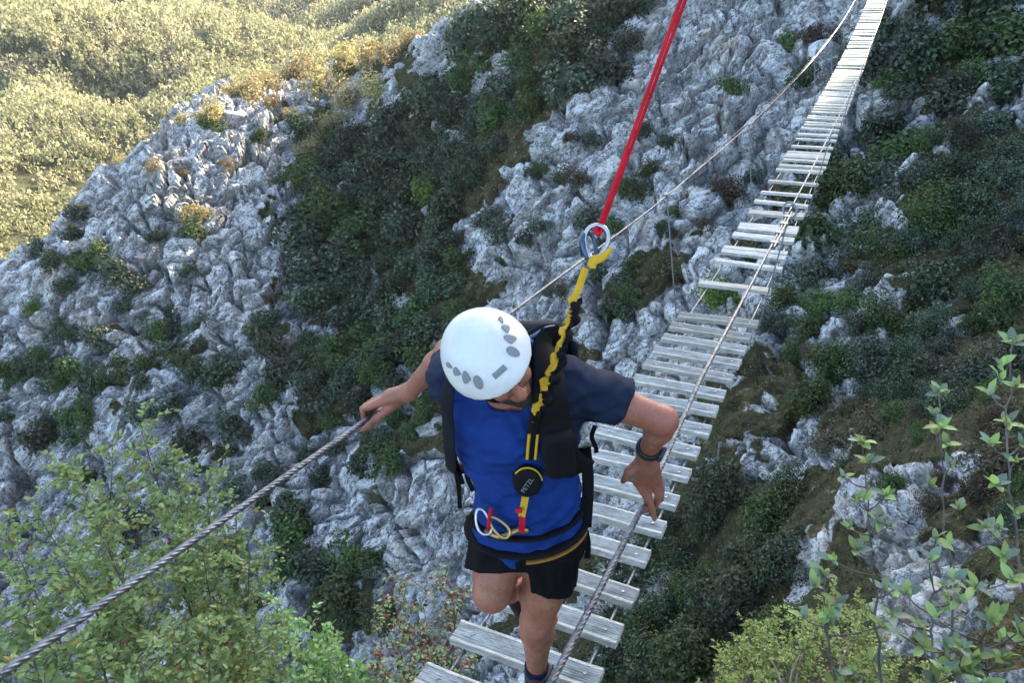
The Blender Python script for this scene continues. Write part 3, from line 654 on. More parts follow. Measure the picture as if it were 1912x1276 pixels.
# ------------------------------------------------------------------ the climber
class Sdf:
    """shapes melted together on a voxel grid, then skinned"""
    def __init__(s, lo, hi, h):
        s.lo = np.asarray(lo, float); s.h = h; s.n = np.ceil((np.asarray(hi) - s.lo) / h).astype(int) + 1
        s.d = np.full(s.n, .2, np.float32); s.x = [s.lo[i] + h * np.arange(s.n[i]) for i in range(3)]
    def region(s, lo, hi):
        a = np.clip(np.floor((lo - s.lo) / s.h).astype(int), 0, s.n); b = np.clip(np.ceil((hi - s.lo) / s.h).astype(int) + 1, 0, s.n)
        sl = tuple(slice(a[i], b[i]) for i in range(3))
        return sl, np.stack(np.meshgrid(*[s.x[i][sl[i]] for i in range(3)], indexing='ij'), -1).astype(np.float32)
    def put(s, sl, e, k, sub=False):
        d = s.d[sl]
        if sub: e = -e; h = np.clip(.5 - .5 * (d - e) / k, 0, 1); s.d[sl] = d * (1 - h) + e * h + k * h * (1 - h); return
        h = np.clip(.5 + .5 * (e - d) / k, 0, 1); s.d[sl] = e * (1 - h) + d * h - k * h * (1 - h)
    def cap(s, a, b, ra, rb, k=.02, sub=False):
        a = np.asarray(a, float); b = np.asarray(b, float); m = max(ra, rb) + k + .03
        sl, P = s.region(np.minimum(a, b) - m, np.maximum(a, b) + m)
        if P.size == 0: return
        ab = b - a; t = np.clip(((P - a) @ ab) / (ab @ ab + 1e-12), 0, 1)
        s.put(sl, np.linalg.norm(P - a - t[..., None] * ab, axis=-1) - (ra + (rb - ra) * t), k, sub)
    def ell(s, c, ax, r, k=.02, sub=False):
        c = np.asarray(c, float); m = max(r) + k + .03; sl, P = s.region(c - m, c + m)
        if P.size == 0: return
        q = np.stack([(P - c) @ np.asarray(a, float) for a in ax], -1); r = np.asarray(r)
        k0 = np.linalg.norm(q / r, axis=-1); k1 = np.linalg.norm(q / r ** 2, axis=-1); s.put(sl, k0 * (k0 - 1) / np.maximum(k1, 1e-6), k, sub)
    def box(s, c, ax, hs, rd, k=.01):
        c = np.asarray(c, float); m = np.linalg.norm(hs) + k + .03; sl, P = s.region(c - m, c + m)
        q = np.abs(np.stack([(P - c) @ np.asarray(a, float) for a in ax], -1)) - (np.asarray(hs) - rd)
        s.put(sl, np.linalg.norm(np.maximum(q, 0), axis=-1) + np.minimum(q.max(-1), 0) - rd, k)
    def chain(s, pts, rs_, k=.02):
        for i in range(len(pts) - 1): s.cap(pts[i], pts[i + 1], rs_[i], rs_[i + 1], k)
    def cut(s, p, n, local=None, only=None):            # keep what lies behind the plane
        sl, P = s.region(local[0], local[1]) if local else s.region(s.lo, s.lo + s.h * s.n)
        e = (P - np.asarray(p)) @ norm(n)
        if local is not None and len(local) > 2:
            far = np.linalg.norm(P - np.asarray(p), axis=-1) > local[2]; e = np.where(far, -1, e)
        if only is not None: e = np.where((P - only[0]) @ only[1] > 0, e, -1)
        s.d[sl] = np.maximum(s.d[sl], e)
    def wrinkle(s, amp, sc, seed):
        m = np.abs(s.d) < .05; ii = np.nonzero(m)
        P = np.stack([s.x[i][ii[i]] for i in range(3)], -1); s.d[ii] += amp * fbm(P / np.asarray(sc), 3, seed)
    def crease(s, amp, sc, seed, ax=None):
        m = np.abs(s.d) < .05; ii = np.nonzero(m); P = np.stack([s.x[i][ii[i]] for i in range(3)], -1)
        if ax is not None: P = np.stack([P @ a for a in ax], -1)
        w = P + .03 * np.stack([perlin(P / .09, k) for k in (3, 4, 5)], -1); s.d[ii] -= amp * (np.clip(1 - 2.2 * np.abs(perlin(w / np.asarray(sc), seed)), 0, 1) - .4)
    def mesh(s, name, mats, fmf=None, smooth_it=2):
        d = s.d; h = s.h; n = s.n; ins = d < 0
        cn = [ins[dx:n[0] - 1 + dx, dy:n[1] - 1 + dy, dz:n[2] - 1 + dz] for dx in (0, 1) for dy in (0, 1) for dz in (0, 1)]
        tot = sum(c.astype(np.int8) for c in cn); cell = np.nonzero((tot > 0) & (tot < 8)); C = np.stack(cell, -1)
        vid = np.full(np.array(n) - 1, -1, np.int32); vid[cell] = np.arange(len(C))
        acc = np.zeros((len(C), 3)); cnt = np.zeros(len(C))
        off = [(a, b, c) for a in (0, 1) for b in (0, 1) for c in (0, 1)]
        val = {o: d[C[:, 0] + o[0], C[:, 1] + o[1], C[:, 2] + o[2]] for o in off}
        for o in off:
            for ax in range(3):
                if o[ax]: continue
                o2 = list(o); o2[ax] = 1; o2 = tuple(o2); a, b = val[o], val[o2]; cr = (a < 0) != (b < 0)
                t = np.where(cr, a / np.where(cr, a - b, 1), 0); p = np.tile(np.array(o, float), (len(C), 1)); p[:, ax] = t
                acc += p * cr[:, None]; cnt += cr
        V = s.lo + h * (C + acc / cnt[:, None]); Fc = []
        for ax in range(3):
            b_, c_ = (ax + 1) % 3, (ax + 2) % 3; sl0 = [slice(None)] * 3; sl1 = [slice(None)] * 3
            sl0[ax] = slice(0, n[ax] - 1); sl1[ax] = slice(1, n[ax]); A = ins[tuple(sl0)]; B = ins[tuple(sl1)]; cr = np.nonzero(A != B); E = np.stack(cr, -1)
            ok = (E[:, b_] > 0) & (E[:, c_] > 0) & (E[:, b_] < n[b_] - 1) & (E[:, c_] < n[c_] - 1); E = E[ok]; fl = A[tuple(E.T)]
            q = []
            for (db, dc) in ((0, 0), (-1, 0), (-1, -1), (0, -1)):
                e = E.copy(); e[:, b_] += db; e[:, c_] += dc; q.append(vid[tuple(e.T)])
            q = np.stack(q, -1); q[~fl] = q[~fl][:, ::-1]; Fc.append(q)
        Q = np.concatenate(Fc)
        ed = np.concatenate([Q[:, [0, 1]], Q[:, [1, 2]], Q[:, [2, 3]], Q[:, [3, 0]]])
        for _ in range(smooth_it):
            sm = np.zeros_like(V); ct = np.zeros(len(V)); np.add.at(sm, ed[:, 0], V[ed[:, 1]]); np.add.at(ct, ed[:, 0], 1)
            V = .5 * V + .5 * sm / np.maximum(ct, 1)[:, None]
        fm = fmf(V[Q].mean(1)) if fmf else None
        return mesh_np(name, V, Q, mats, True, fm)

def cloth(name, col, col2=None, rough=.8, sc=700, bs=.15):
    m = mat(name, col, rough, spec=.12); nt = NT(m); oc = nt.oco()
    n = nt.noise(oc, 14, 4).outputs[0]; nt.color(nt.ramp(n, [(.3, col2 or tuple(c * .75 for c in col)), (.7, col)]))
    w = nt.noise(oc, sc, 2).outputs[0]; nt.bump(w, bs, .002); return m
m_skin = mat('skin', (.46, .22, .15), .5, spec=.4); b_ = m_skin.node_tree.nodes['Principled BSDF']; b_.inputs['Subsurface Weight'].default_value = .12; b_.inputs['Subsurface Radius'].default_value = (.012, .004, .002); b_.inputs['Subsurface Scale'].default_value = .6
nt = NT(m_skin); sk_ = nt.ramp(nt.noise(nt.oco(), 18, 6, .7).outputs[0], [(.3, (.20, .075, .048)), (.7, (.34, .15, .10))]); sk_ = nt.mix(nt.ramp(nt.noise(nt.oco(), 7, 3).outputs[0], [(.45, (0, 0, 0)), (.7, (.5, .5, .5))]), sk_, (.30, .085, .06)); nt.color(nt.mix(nt.ramp(nt.noise(nt('Mapping', {'Vector': nt.oco(), 'Scale': (1, 1, .35)}).outputs[0], 240, 3, .7).outputs[0], [(.35, (.55, .55, .55)), (.47, (0, 0, 0))]), sk_, (.10, .045, .03))); nt.bump(nt.noise(nt.oco(), 260, 3).outputs[0], .12, .003)
m_hair = mat('dark_hair', (.02, .014, .010), .7); nt = NT(m_hair); nt.bump(nt.noise(nt.oco(), 300, 3).outputs[0], .8, .006)
m_blue = cloth('royal_blue_jersey', (.008, .034, .175), (.006, .024, .125)); m_navy = cloth('navy_jersey', (.013, .020, .045), (.009, .014, .032)); m_black = cloth('black_cloth', (.0045, .0045, .006), (.003, .003, .004))
m_web = cloth('black_webbing', (.006, .006, .008), rough=.7, sc=400, bs=.4); m_pack = cloth('dark_pack_fabric', (.010, .012, .017), rough=.75, sc=300, bs=.4); m_sock = cloth('navy_sock', (.012, .014, .04))
m_orange = cloth('gold_brown_webbing', (.30, .14, .035), rough=.7); m_yel = cloth('yellow_webbing', (.55, .33, .03), (.40, .23, .02)); m_red = cloth('red_webbing', (.50, .012, .025), (.36, .006, .016), .65)
m_alu = mat('polished_alloy', (.42, .43, .45), .35, .9); m_gold = mat('anodised_gold', (.40, .29, .12), .4, .7); m_bluealu = mat('dark_blue_alloy', (.06, .09, .15), .35, .7); m_rubber = mat('black_rubber', (.01, .01, .012), .55); m_white = mat('helmet_shell', (.78, .79, .80), .38, spec=.5)
nt = NT(m_white); nt.color(nt.ramp(nt.noise(nt.oco(), 9, 6, .7).outputs[0], [(.3, (.44, .45, .46)), (.55, (.56, .57, .585))]))
m_vent = mat('helmet_grey', (.17, .18, .19), .8); m_greyprint = mat('grey_print', (.16, .165, .18), .6); m_glass = mat('watch_glass', (.012, .016, .03), .12)

J = {k: at(*v) for k, v in dict(shR=(850, 716, 2.02), shL=(1053, 716, 2.0), elR=(838, 656, 2.29), wrR=(764, 732, 2.49), elL=(1238, 786, 2.03), wrL=(1210, 842, 2.23), head=(917, 671, 1.80), neck=(955, 722, 1.97),
     chest=(962, 800, 2.06), waist=(985, 930, 2.19), pel=(985, 1000, 2.25), hipR=(937, 1012, 2.26), hipL=(1030, 1014, 2.23), knL=(1003, 1160, 2.40), anL=(1002, 1250, 2.71), knR=(917, 1108, 2.26), anR=(1004, 1100, 2.70)).items()}
tU = norm(J['neck'] - J['pel']); tR = norm(J['shL'] - J['shR']); tR = norm(tR - tU * (tR @ tU)); tF = np.cross(tR, tU)
if tF @ CF > 0: tF = -tF                                 # out of the chest, towards the camera
TA = (tR, tF, tU)
# head frame
ang = rad(52); dn = norm(.66 * CR - .75 * CU); hF = math.cos(ang) * -CF + math.sin(ang) * dn; hU = math.sin(ang) * -CF - math.cos(ang) * dn; hS = np.cross(hF, hU)
HA = (hS, hF, hU); H = lambda s, f, u: J['head'] + hS * s + hF * f + hU * u
person = empty('person', bridge(np.array(1.40), .15)); tag(person, 'climber in white helmet, blue shirt and black shorts stepping along the bridge planks', 'person')
pl = np.array(person.location); PINV = Matrix.Translation(-Vector(pl))
def pchild(name, me, parent=None):
    o = obj(name, me, parent or person); o.matrix_parent_inverse = PINV.copy() if (parent is None) else Matrix.Identity(4); return o
allp = np.array(list(J.values()))
lo, hi = allp.min(0) - .22, allp.max(0) + .22
B = Sdf(lo, hi, .004)
# trunk and limbs
B.ell(J['chest'], TA, (.165, .105, .22), .03); B.ell(J['waist'], TA, (.15, .10, .17), .04); B.ell(J['pel'], TA, (.16, .11, .11), .04)
B.cap(J['neck'] - tU * .03, H(0, -.02, -.06), .062, .056, .03)
for sd in 'RL':
    sh, el, wr, hip, kn, an_ = (J[q + sd] for q in ('sh', 'el', 'wr', 'hip', 'kn', 'an'))
    B.cap(J['neck'] - tU * .05, sh, .06, .062, .04)
    mid = sh * .5 + el * .5; B.cap(sh, mid, .054, .047, .02); B.cap(mid, el, .047, .040, .02)
    fa = el * .7 + wr * .3; B.cap(el, fa, .037, .038, .02); B.cap(fa, wr, .038, .027, .02)
    B.cap(hip, hip * .35 + kn * .65, .083, .064, .03); B.cap(hip * .35 + kn * .65, kn, .064, .053, .02)
    tb_ = norm(an_ - kn); ff = norm(tF - tb_ * (tF @ tb_)); cf = kn * .68 + an_ * .32 - ff * .022
    B.cap(kn + ff * .006, kn + ff * .006 + tb_ * .04, .050, .046, .02); B.cap(kn, cf, .048, .054, .02); B.cap(cf, an_, .054, .034, .03)
    ft = norm(np.array([-.25, -1, 0]) if sd == 'L' else np.array([.25, .1, -1])); B.cap(an_, an_ - UPV * .04, .036, .034, .02); B.cap(an_ - UPV * .05 - ft * .03, an_ - UPV * .055 + ft * .15, .034, .028, .02)
# head: skull, jaw, brow, cheeks, nose, lips, chin, ears
B.ell(H(0, -.012, .015), HA, (.074, .094, .095), .02); B.ell(H(0, .022, -.055), HA, (.058, .066, .07), .03); B.cap(H(-.03, .082, .012), H(.03, .082, .012), .016, .016, .015)
for s_ in (-1, 1):
    B.ell(H(.034 * s_, .072, -.03), HA, (.022, .02, .022), .015); B.ell(H(.031 * s_, .089, -.006), HA, (.014, .010, .009), .006, True)
    B.ell(H(.031 * s_, .078, -.006), HA, (.0125, .0125, .0125), .003)
    B.ell(H(.077 * s_, -.012, -.025), (norm(hS + .3 * s_ * hF), hF, hU), (.008, .018, .030), .006)
B.cap(H(0, .088, .005), H(0, .113, -.037), .010, .0135, .008)
for s_ in (-1, 1): B.ell(H(.011 * s_, .100, -.041), HA, (.009, .010, .007), .006)
B.cap(H(-.02, .082, -.071), H(.02, .082, -.071), .008, .008, .006); B.cap(H(-.017, .081, -.083), H(.017, .081, -.083), .0085, .0085, .006); B.ell(H(0, .070, -.113), HA, (.026, .024, .02), .02)
# the hand that closes round the left cable; fingers over it, thumb along it
def cab_l(t): return bridge(np.array(t), -.465, float(np.interp(t, tn, hl)))
def cab_r(t): return bridge(np.array(t), .455, float(np.interp(t, tn, hr)))
TL = 1.575; g0 = cab_l(TL); cd = norm(cab_l(TL + .1) - cab_l(TL - .1)); cn = norm(np.cross(cd, UPV)); cu = norm(np.cross(cn, cd))
if cn @ BN < 0: cn = -cn                                 # towards the deck
W0 = J['wrR']; KN = []
kc = g0 + cu * .040 - cn * .004
B.cap(W0, kc * .5 + W0 * .5, .029, .032, .02)
for i, o_ in enumerate((.034, .011, -.012, -.034)):     # knuckles in a row along the cable, little finger farthest from the camera
    kk = kc - cd * o_ * -1.0; B.cap(W0 * .75 + kc * .25 + cd * o_ * .6, kk, .017, .0125, .014)
    s_ = 1.0 if i != 3 else .85
    p1 = kk - cn * .030 * s_ - cu * .012; p2 = g0 + cd * o_ - cn * .024 - cu * .022 * s_; p3 = g0 + cd * o_ + cn * .006 - cu * .027 * s_
    B.chain([kk, p1, p2, p3], [.0115, .0105, .0095, .008], .004)
th0 = W0 * .62 + g0 * .38 + cn * .012 - cd * .012; th1 = g0 + cn * .030 - cd * .045 + cu * .004; th2 = g0 + cn * .022 - cd * .075 - cu * .006; th3 = g0 + cn * .014 - cd * .10 - cu * .010
B.chain([th0, th1, th2, th3], [.017, .014, .0115, .009], .008)
# the hand resting on the right cable
W1 = J['wrL']
k_i = at(1190, 902, 2.345); k_m = at(1205, 904, 2.355); k_r = at(1218, 901, 2.36); k_p = at(1229, 893, 2.365)
for kk, r_ in ((k_i, .017), (k_m, .0175), (k_r, .017), (k_p, .016)): B.cap(W1 * .8 + kk * .2, kk, .022, r_ * .85, .016)
B.cap(W1, at(1207, 872, 2.30), .030, .030, .02)
B.chain([k_i, at(1206, 928, 2.375), at(1217, 948, 2.39), at(1222, 970, 2.41)], [.0135, .0118, .0105, .0085], .004)
B.chain([k_m, at(1214, 936, 2.40), at(1208, 952, 2.425), at(1198, 957, 2.43)], [.013, .0115, .0105, .0085], .004)
B.chain([k_r, at(1229, 926, 2.40), at(1224, 946, 2.43), at(1210, 948, 2.45)], [.0125, .0112, .010, .008], .004)
B.chain([k_p, at(1236, 915, 2.40), at(1234, 934, 2.43), at(1222, 942, 2.445)], [.0115, .010, .009, .0075], .004)
B.chain([at(1194, 866, 2.27), at(1176, 880, 2.285), at(1170, 892, 2.30), at(1163, 899, 2.325)], [.020, .0155, .012, .009], .008)
body = pchild('body', B.mesh('body', [m_skin]))

# beard, short hair under the shell
S = Sdf(J['head'] - .2, J['head'] + .2, .0035)
S.ell(H(0, .024, -.078), HA, (.062, .066, .058), .02); S.ell(H(0, .066, -.114), HA, (.032, .030, .026), .02)
S.cut(H(0, .03, -.040), hU + .55 * hF); S.ell(H(0, .094, -.077), HA, (.028, .014, .010), .006, True)
pchild('beard', S.mesh('beard', [m_hair]))
S = Sdf(J['head'] - .2, J['head'] + .2, .005); S.ell(H(0, -.03, .005), HA, (.080, .088, .098), .02); S.cut(H(0, .028, 0), hF); pchild('hair', S.mesh('hair', [m_hair]))
# helmet: shell, rim, vents as flat grey patches, print, chin strap
S = Sdf(J['head'] - .24, J['head'] + .24, .004)
S.ell(H(0, .000, .028), HA, (.101, .125, .094), .01); S.ell(H(0, .0, .018), HA, (.104, .130, .066), .03)
S.ell(H(0, .0, -.02), HA, (.090, .113, .10), .006, True); S.cut(H(0, .02, .018), -hU + .14 * hF)
hm = pchild('helmet', S.mesh('helmet', [m_white], smooth_it=3)); hm['label'] = 'scuffed white climbing helmet with grey vents'
def on_shell(s, f):                                      # the shell's surface over a point of its plan
    z = 1 - (s / .1045) ** 2 - (f / .1285) ** 2; return H(s, f, .026 + .0965 * math.sqrt(max(z, .02)))
def shell_patch(name, poly, mt, off=.0022, parent=hm):
    poly = np.array(poly, float); c = poly.mean(0); pts = [on_shell(*p) for p in poly]; cc = on_shell(*c); nn = norm(cc - H(0, 0, .0)); b = MB(); n = len(poly)
    mid = [on_shell(*(p * .5 + c * .5)) for p in poly]; V = np.array(pts + mid + [cc]) + nn * off; j = np.arange(n); j2 = (j + 1) % n
    b.add(np.concatenate([V, V[:n] - nn * .006]), np.concatenate([np.stack([j, j2, n + j2, n + j], -1), np.stack([j, 2 * n + 1 + j, 2 * n + 1 + j2, j2], -1)]), np.stack([n + j, n + j2, np.full(n, 2 * n)], -1))
    o = obj(name, b.mesh(name, mt, False), parent); o.matrix_parent_inverse = Matrix.Identity(4); return o
def blob(c, a, b_, rot, n=14, pinch=0): 
    t = np.linspace(0, 2 * np.pi, n, endpoint=False); x = np.cos(t) * a; y = np.sin(t) * b_ * (1 - pinch * np.cos(t)); cr, sr = math.cos(rot), math.sin(rot)
    return np.stack([c[0] + x * sr + y * cr, c[1] + x * cr - y * sr], -1)
q = MB(); t_ = np.linspace(0, 2 * np.pi, 49); q.tube(np.array([H(.1035 * math.sin(a), .129 * math.cos(a) , .0205 + .14 * (.129 * math.cos(a) - .02)) for a in t_]), .0028, 6, False); o = obj('shell_rim', q.mesh('shell_rim', m_greyprint, True), hm); o.matrix_parent_inverse = Matrix.Identity(4)
for sd in (-1, 1):
    for f_, s_, a_, b2, ro, pi_ in ((.086, .052, .0115, .0105, .35, 0), (.060, .066, .0115, .0095, .45, .6), (.032, .075, .0125, .0065, .3, .6), (.002, .080, .0125, .0038, .15, .5)):
        shell_patch('vent', blob((s_ * sd, f_), a_, b2, -ro * sd, pinch=pi_), m_vent)
t_ = np.array([(-.017, .0), (.017, 0), (.018, .009), (-.018, .009)]); shell_patch('logo_mark', t_ + [0, .100], m_vent, .003)
for sd in (-1, 1):
    b = MB(); b.tube(catmull([H(.078 * sd, .02, .01), H(.078 * sd, .022, -.04), H(.060 * sd, .035, -.095), H(.02 * sd, .045, -.128)], 5), .008, 6, True, (hF, .3)); b.build('chin_strap', m_web, person).matrix_parent_inverse = PINV.copy()
# shirt
T = Sdf(lo, hi, .005)
T.ell(J['chest'] + tF * .006, TA, (.174, .120, .235), .03); T.ell(J['waist'] + tF * .008, TA, (.156, .114, .20), .05); T.ell(J['pel'] + tF * .004 + tU * .03, TA, (.160, .116, .10), .05)
T.cap(J['neck'] - tU * .045, J['chest'] + tU * .1, .075, .10, .04)
for sd in 'RL':
    sh, el = J['sh' + sd], J['el' + sd]; ue = norm(el - sh); en = sh + ue * (.205 if sd == 'L' else .20)
    T.cap(J['neck'] - tU * .05, sh, .070, .068, .05); T.cap(sh, en, .062, .064 if sd == 'L' else .058, .03)
T.wrinkle(.016, (.17, .17, .06), 71); T.crease(.009, (.20, .20, .055), 75, (norm(tR + .5 * tU), tF, norm(tU - .5 * tR))); T.crease(.006, (.12, .12, .04), 79, (norm(tR - .7 * tU), tF, norm(tU + .7 * tR)))
for sd in 'RL':
    sh, el = J['sh' + sd], J['el' + sd]; ue = norm(el - sh); T.cut(sh + ue * (.175 if sd == 'L' else .165), ue, (sh - .3, sh + .3, .16))
T.cut(J['pel'] - tU * .02, -tU, (J['pel'] - .35, J['pel'] + .35, .26))
T.cap(J['neck'] + tF * .02 - tU * .01, J['neck'] + tU * .09 + tF * .05, .066, .075, .01, True)
def shirt_m(C):
    m = np.zeros(len(C), np.int32)
    for sd in 'RL':
        sh, el = J['sh' + sd], J['el' + sd]; sgn = 1 if sd == 'L' else -1
        ue = norm(el - sh); q = (C - sh); al = np.abs((C - J['chest']) @ tR); m[(al > (.128 if sd == 'L' else .150) + .25 * np.maximum(0, -(C - sh) @ tU - .02)) & ((C - J['chest']) @ tR * sgn > 0) & ((C - sh) @ tU > -.20)] = 1
        m[((q @ ue) > .06) & (np.linalg.norm(q - (q @ ue)[:, None] * ue, axis=1) < .10)] = 1
    return m
pchild('t_shirt', T.mesh('t_shirt', [m_blue, m_navy], shirt_m, 2))['label'] = 'royal blue shirt with navy sleeves'
# shorts
T = Sdf(lo, hi, .005)
T.ell(J['pel'], TA, (.165, .120, .11), .03)
for sd in 'RL':
    hip, kn = J['hip' + sd], J['kn' + sd]; u_ = norm(kn - hip); T.cap(hip + (tR if sd == 'L' else -tR) * .005, hip + u_ * (.25 if sd == 'L' else .2), .089, .092, .03)
T.wrinkle(.010, (.07, .07, .2), 81); T.crease(.008, (.05, .05, .20), 83, TA)
for sd, ln in (('R', .075), ('L', .140)):
    hip, kn = J['hip' + sd], J['kn' + sd]; u_ = norm(kn - hip); T.cut(hip + u_ * ln, norm(u_ + (.25 * tR if sd == 'R' else -.2 * tR)), (hip - .4, hip + .4, .34), (J['pel'] + tR * .003, tR if sd == 'L' else -tR))
T.cut(J['pel'] + tU * .045, tU, (J['pel'] - .3, J['pel'] + .3, .26))
pchild('shorts', T.mesh('shorts', [m_black]))
# socks and trail shoes
for sd in 'LR':
    an_, kn = J['an' + sd], J['kn' + sd]; ub = norm(kn - an_); ft = norm(np.array([-.25, -1, 0]) if sd == 'L' else np.array([.25, .1, -1]))
    S = Sdf(an_ - .24, an_ + .24, .005); S.cap(an_ - ub * .05, an_ + ub * .05, .041, .044, .01); S.cut(an_ + ub * .035, ub); S.cut(an_ - ub * .05, -ub); S.wrinkle(.003, (.05, .05, .015), 91); pchild('sock', S.mesh('sock', [m_sock]))
    S = Sdf(an_ - .3, an_ + .3, .005); up = norm(np.cross(np.cross(ft, UPV), ft)); sd_ = np.cross(ft, up); a0 = an_ - up * .03
    S.cap(a0 - up * .03 - ft * .035, a0 - up * .035 + ft * .15, .042, .036, .03); S.cap(a0 - up * .03, a0 + up * .012, .045, .048, .02); S.box(a0 - up * .07 + ft * .055, (ft, sd_, up), (.145, .047, .018), .014); S.cut(a0 + up * .018, up); pchild('shoe', S.mesh('shoe', [m_rubber]))
# wrist watch
b = MB(); wa = norm(J['wrL'] - J['elL']); wc = J['wrL'] - wa * .022; v1 = norm(np.cross(wa, CF)); v2 = np.cross(wa, v1); an = np.linspace(0, 2 * np.pi, 25)
b.tube(wc + np.stack([np.cos(an)] * 3, -1) * v1 * .0345 + np.stack([np.sin(an)] * 3, -1) * v2 * .0345, .0055, 10, False, (wa, 2.9)); 
wt = pchild('wristwatch', b.mesh('wristwatch', m_rubber, True)); fd = norm(-CF * .9 + CR * .45 + CU * .2); fd = norm(fd - wa * (fd @ wa)); c_ = MB(); c_.box(wc + fd * .040, (wa, np.cross(wa, fd), fd), (.023, .020, .007)); o = obj('watch_case', c_.mesh('watch_case', m_glass), wt); bevel(o, .006, 3)
# climbing harness: belt, trim, front knot point, gear loop
def ring_pts(c, a, b_, n=40, t0=0, t1=2 * np.pi, tilt=0.0): 
    t = np.linspace(t0, t1, n); return c + np.cos(t)[:, None] * tR * a + np.sin(t)[:, None] * tF * b_ + (tU * tilt)[None] * np.cos(t)[:, None]
hb = pchild('harness', (lambda q: (q.tube(ring_pts(J['pel'] + tU * .052, .167, .125, tilt=.006), .021, 8, False, (tU, .28)), q.mesh('harness', m_web, True))[1])(MB()))
def hpart(name, q, mt, sm=True, parent=hb): o = obj(name, q.mesh(name, mt, sm), parent); o.matrix_parent_inverse = Matrix.Identity(4); return o
q = MB(); q.tube(ring_pts(J['pel'] + tU * .030, .174, .134, 30, -.1, 1.55, tilt=.006), .009, 6, True, (tU, .4)); hpart('belt_trim', q, m_orange)
q = MB(); q.tube(ring_pts(J['pel'] + tU * .115, .164, .128, 40, .2, 2.9, tilt=.0) , .013, 6, True, (tU, .3)); hpart('waist_strap', q, m_web)
q = MB(); q.tube(catmull([at(905, 992, 2.07), at(935, 1003, 2.06), at(968, 990, 2.06), at(985, 992, 2.07)], 5), .008, 6); hpart('tie_in_loop', q, m_gold)
def carabiner(c, a, bb, L, W, r, mt, name, parent, pear=.3):
    t = np.linspace(0, 2 * np.pi, 33); x = np.cos(t) * L; y = np.sin(t) * W * (1 + pear * np.cos(t)); y = np.sign(y) * np.abs(y) ** .8 * W ** .2
    q = MB(); q.tube(c + x[:, None] * a + y[:, None] * bb, r, 8, False); o = obj(name, q.mesh(name, mt, True), parent); return o
o = carabiner(at(902, 975, 2.05), norm(-CU + .25 * CR), norm(CR), .036, .019, .0045, m_alu, 'carabiner', hb)
o = carabiner(at(932, 985, 2.045), norm(-CU * .7 + .7 * CR), norm(CR * .7 + CU * .7), .036, .016, .0042, m_gold, 'carabiner', hb)
q = MB(); q.tube([at(917, 950, 2.05), at(913, 972, 2.04), at(912, 990, 2.045)], .0055, 8); hpart('gate_sleeve', q, m_red)
# ------------------------------------------------------------------ rucksack, lanyard, rope
def front(s, u, off=.0):                                  # a point just off the chest
    q = max(0.0, 1 - (s / .20) ** 2); return J['chest'] + tR * s + tU * u + tF * (.012 + .128 * math.sqrt(q) - .10 * max(0, u - .12) + off)
pk_ = empty('rucksack', J['chest'] - tF * .22 - tU * .10); tag(pk_, 'dark rucksack worn on the back of the climber on the bridge', 'rucksack'); po_ = np.array(pk_.location)
def kchild(name, me, parent=pk_, home=po_): o = obj(name, me, parent); o.matrix_parent_inverse = Matrix.Translation(-Vector(home)); return o
S = Sdf(po_ - .45, po_ + .45, .007); S.box(po_ + tU * .01, (tR, tF, tU), (.15, .085, .25), .06); S.box(po_ + tU * .03 - tF * .06, (tR, tF, tU), (.12, .06, .17), .05, .02); S.cap(po_ + tU * .235 - tR * .08, po_ + tU * .235 + tR * .09, .07, .07, .03); S.wrinkle(.012, (.09, .09, .09), 101)
kchild('pack_body', S.mesh('pack_body', [m_pack]))
q = MB(); q.tube(catmull([po_ + tR * .02 + tU * .26 + tF * .03, po_ + tR * .09 + tU * .315 + tF * .05, po_ + tR * .16 + tU * .28 + tF * .04, po_ + tR * .17 + tU * .12 + tF * .05], 7), .014, 8); kchild('back_frame', q.mesh('back_frame', m_pack, True))
m_piping = mat('grey_blue_piping', (.16, .19, .25), .6)
q = MB(); q.tube(catmull([po_ + tR * .05 + tU * .29 + tF * .055, po_ + tR * .12 + tU * .33 + tF * .075, po_ + tR * .19 + tU * .27 + tF * .07], 7), .006, 6); kchild('piping', q.mesh('piping', m_piping, True))
q = MB(); q.tube(catmull([po_ + tR * .02 + tU * .275 + tF * .07, po_ + tR * .045 + tU * .30 + tF * .09, po_ + tR * .07 + tU * .275 + tF * .08], 7), .008, 6); kchild('hydration_hose', q.mesh('hydration_hose', mat('blue_hose', (.03, .15, .42), .35), True))
def strap(pts, hw, name, mt, nrm, e=.16, parent=None, n=7):
    q = MB(); q.tube(catmull(pts, n), hw, 10, True, (nrm, e)); return kchild(name, q.mesh(name, mt, True)) if parent is None else parent(name, q.mesh(name, mt, True))
strap([po_ - tR * .10 + tU * .25 + tF * .08, J['chest'] - tR * .115 + tU * .285 + tF * .0, front(-.145, .20, .025), front(-.160, .10, .012), front(-.170, -.02, .02), J['chest'] - tR * .185 - tU * .14 + tF * .01, po_ - tR * .13 - tU * .14 + tF * .05], .019, 'shoulder_strap', m_pack, norm(tF - .5 * tR), .22)
strap([po_ + tR * .10 + tU * .25 + tF * .08, J['chest'] + tR * .105 + tU * .285 + tF * .0, front(.110, .22, .03), front(.118, .12, .025), front(.135, .0, .025), J['chest'] + tR * .175 - tU * .12 + tF * .04, po_ + tR * .14 - tU * .14 + tF * .05], .043, 'shoulder_strap', m_web, norm(tF + .3 * tR), .22)
S = Sdf(J['chest'] - .3, J['chest'] + .35, .005); S.box(front(.122, .03, .035), (norm(tR - .3 * tF), norm(tF + .3 * tR), tU), (.043, .026, .075), .026); S.wrinkle(.006, (.05, .05, .05), 121); kchild('strap_pouch', S.mesh('strap_pouch', [m_web]))
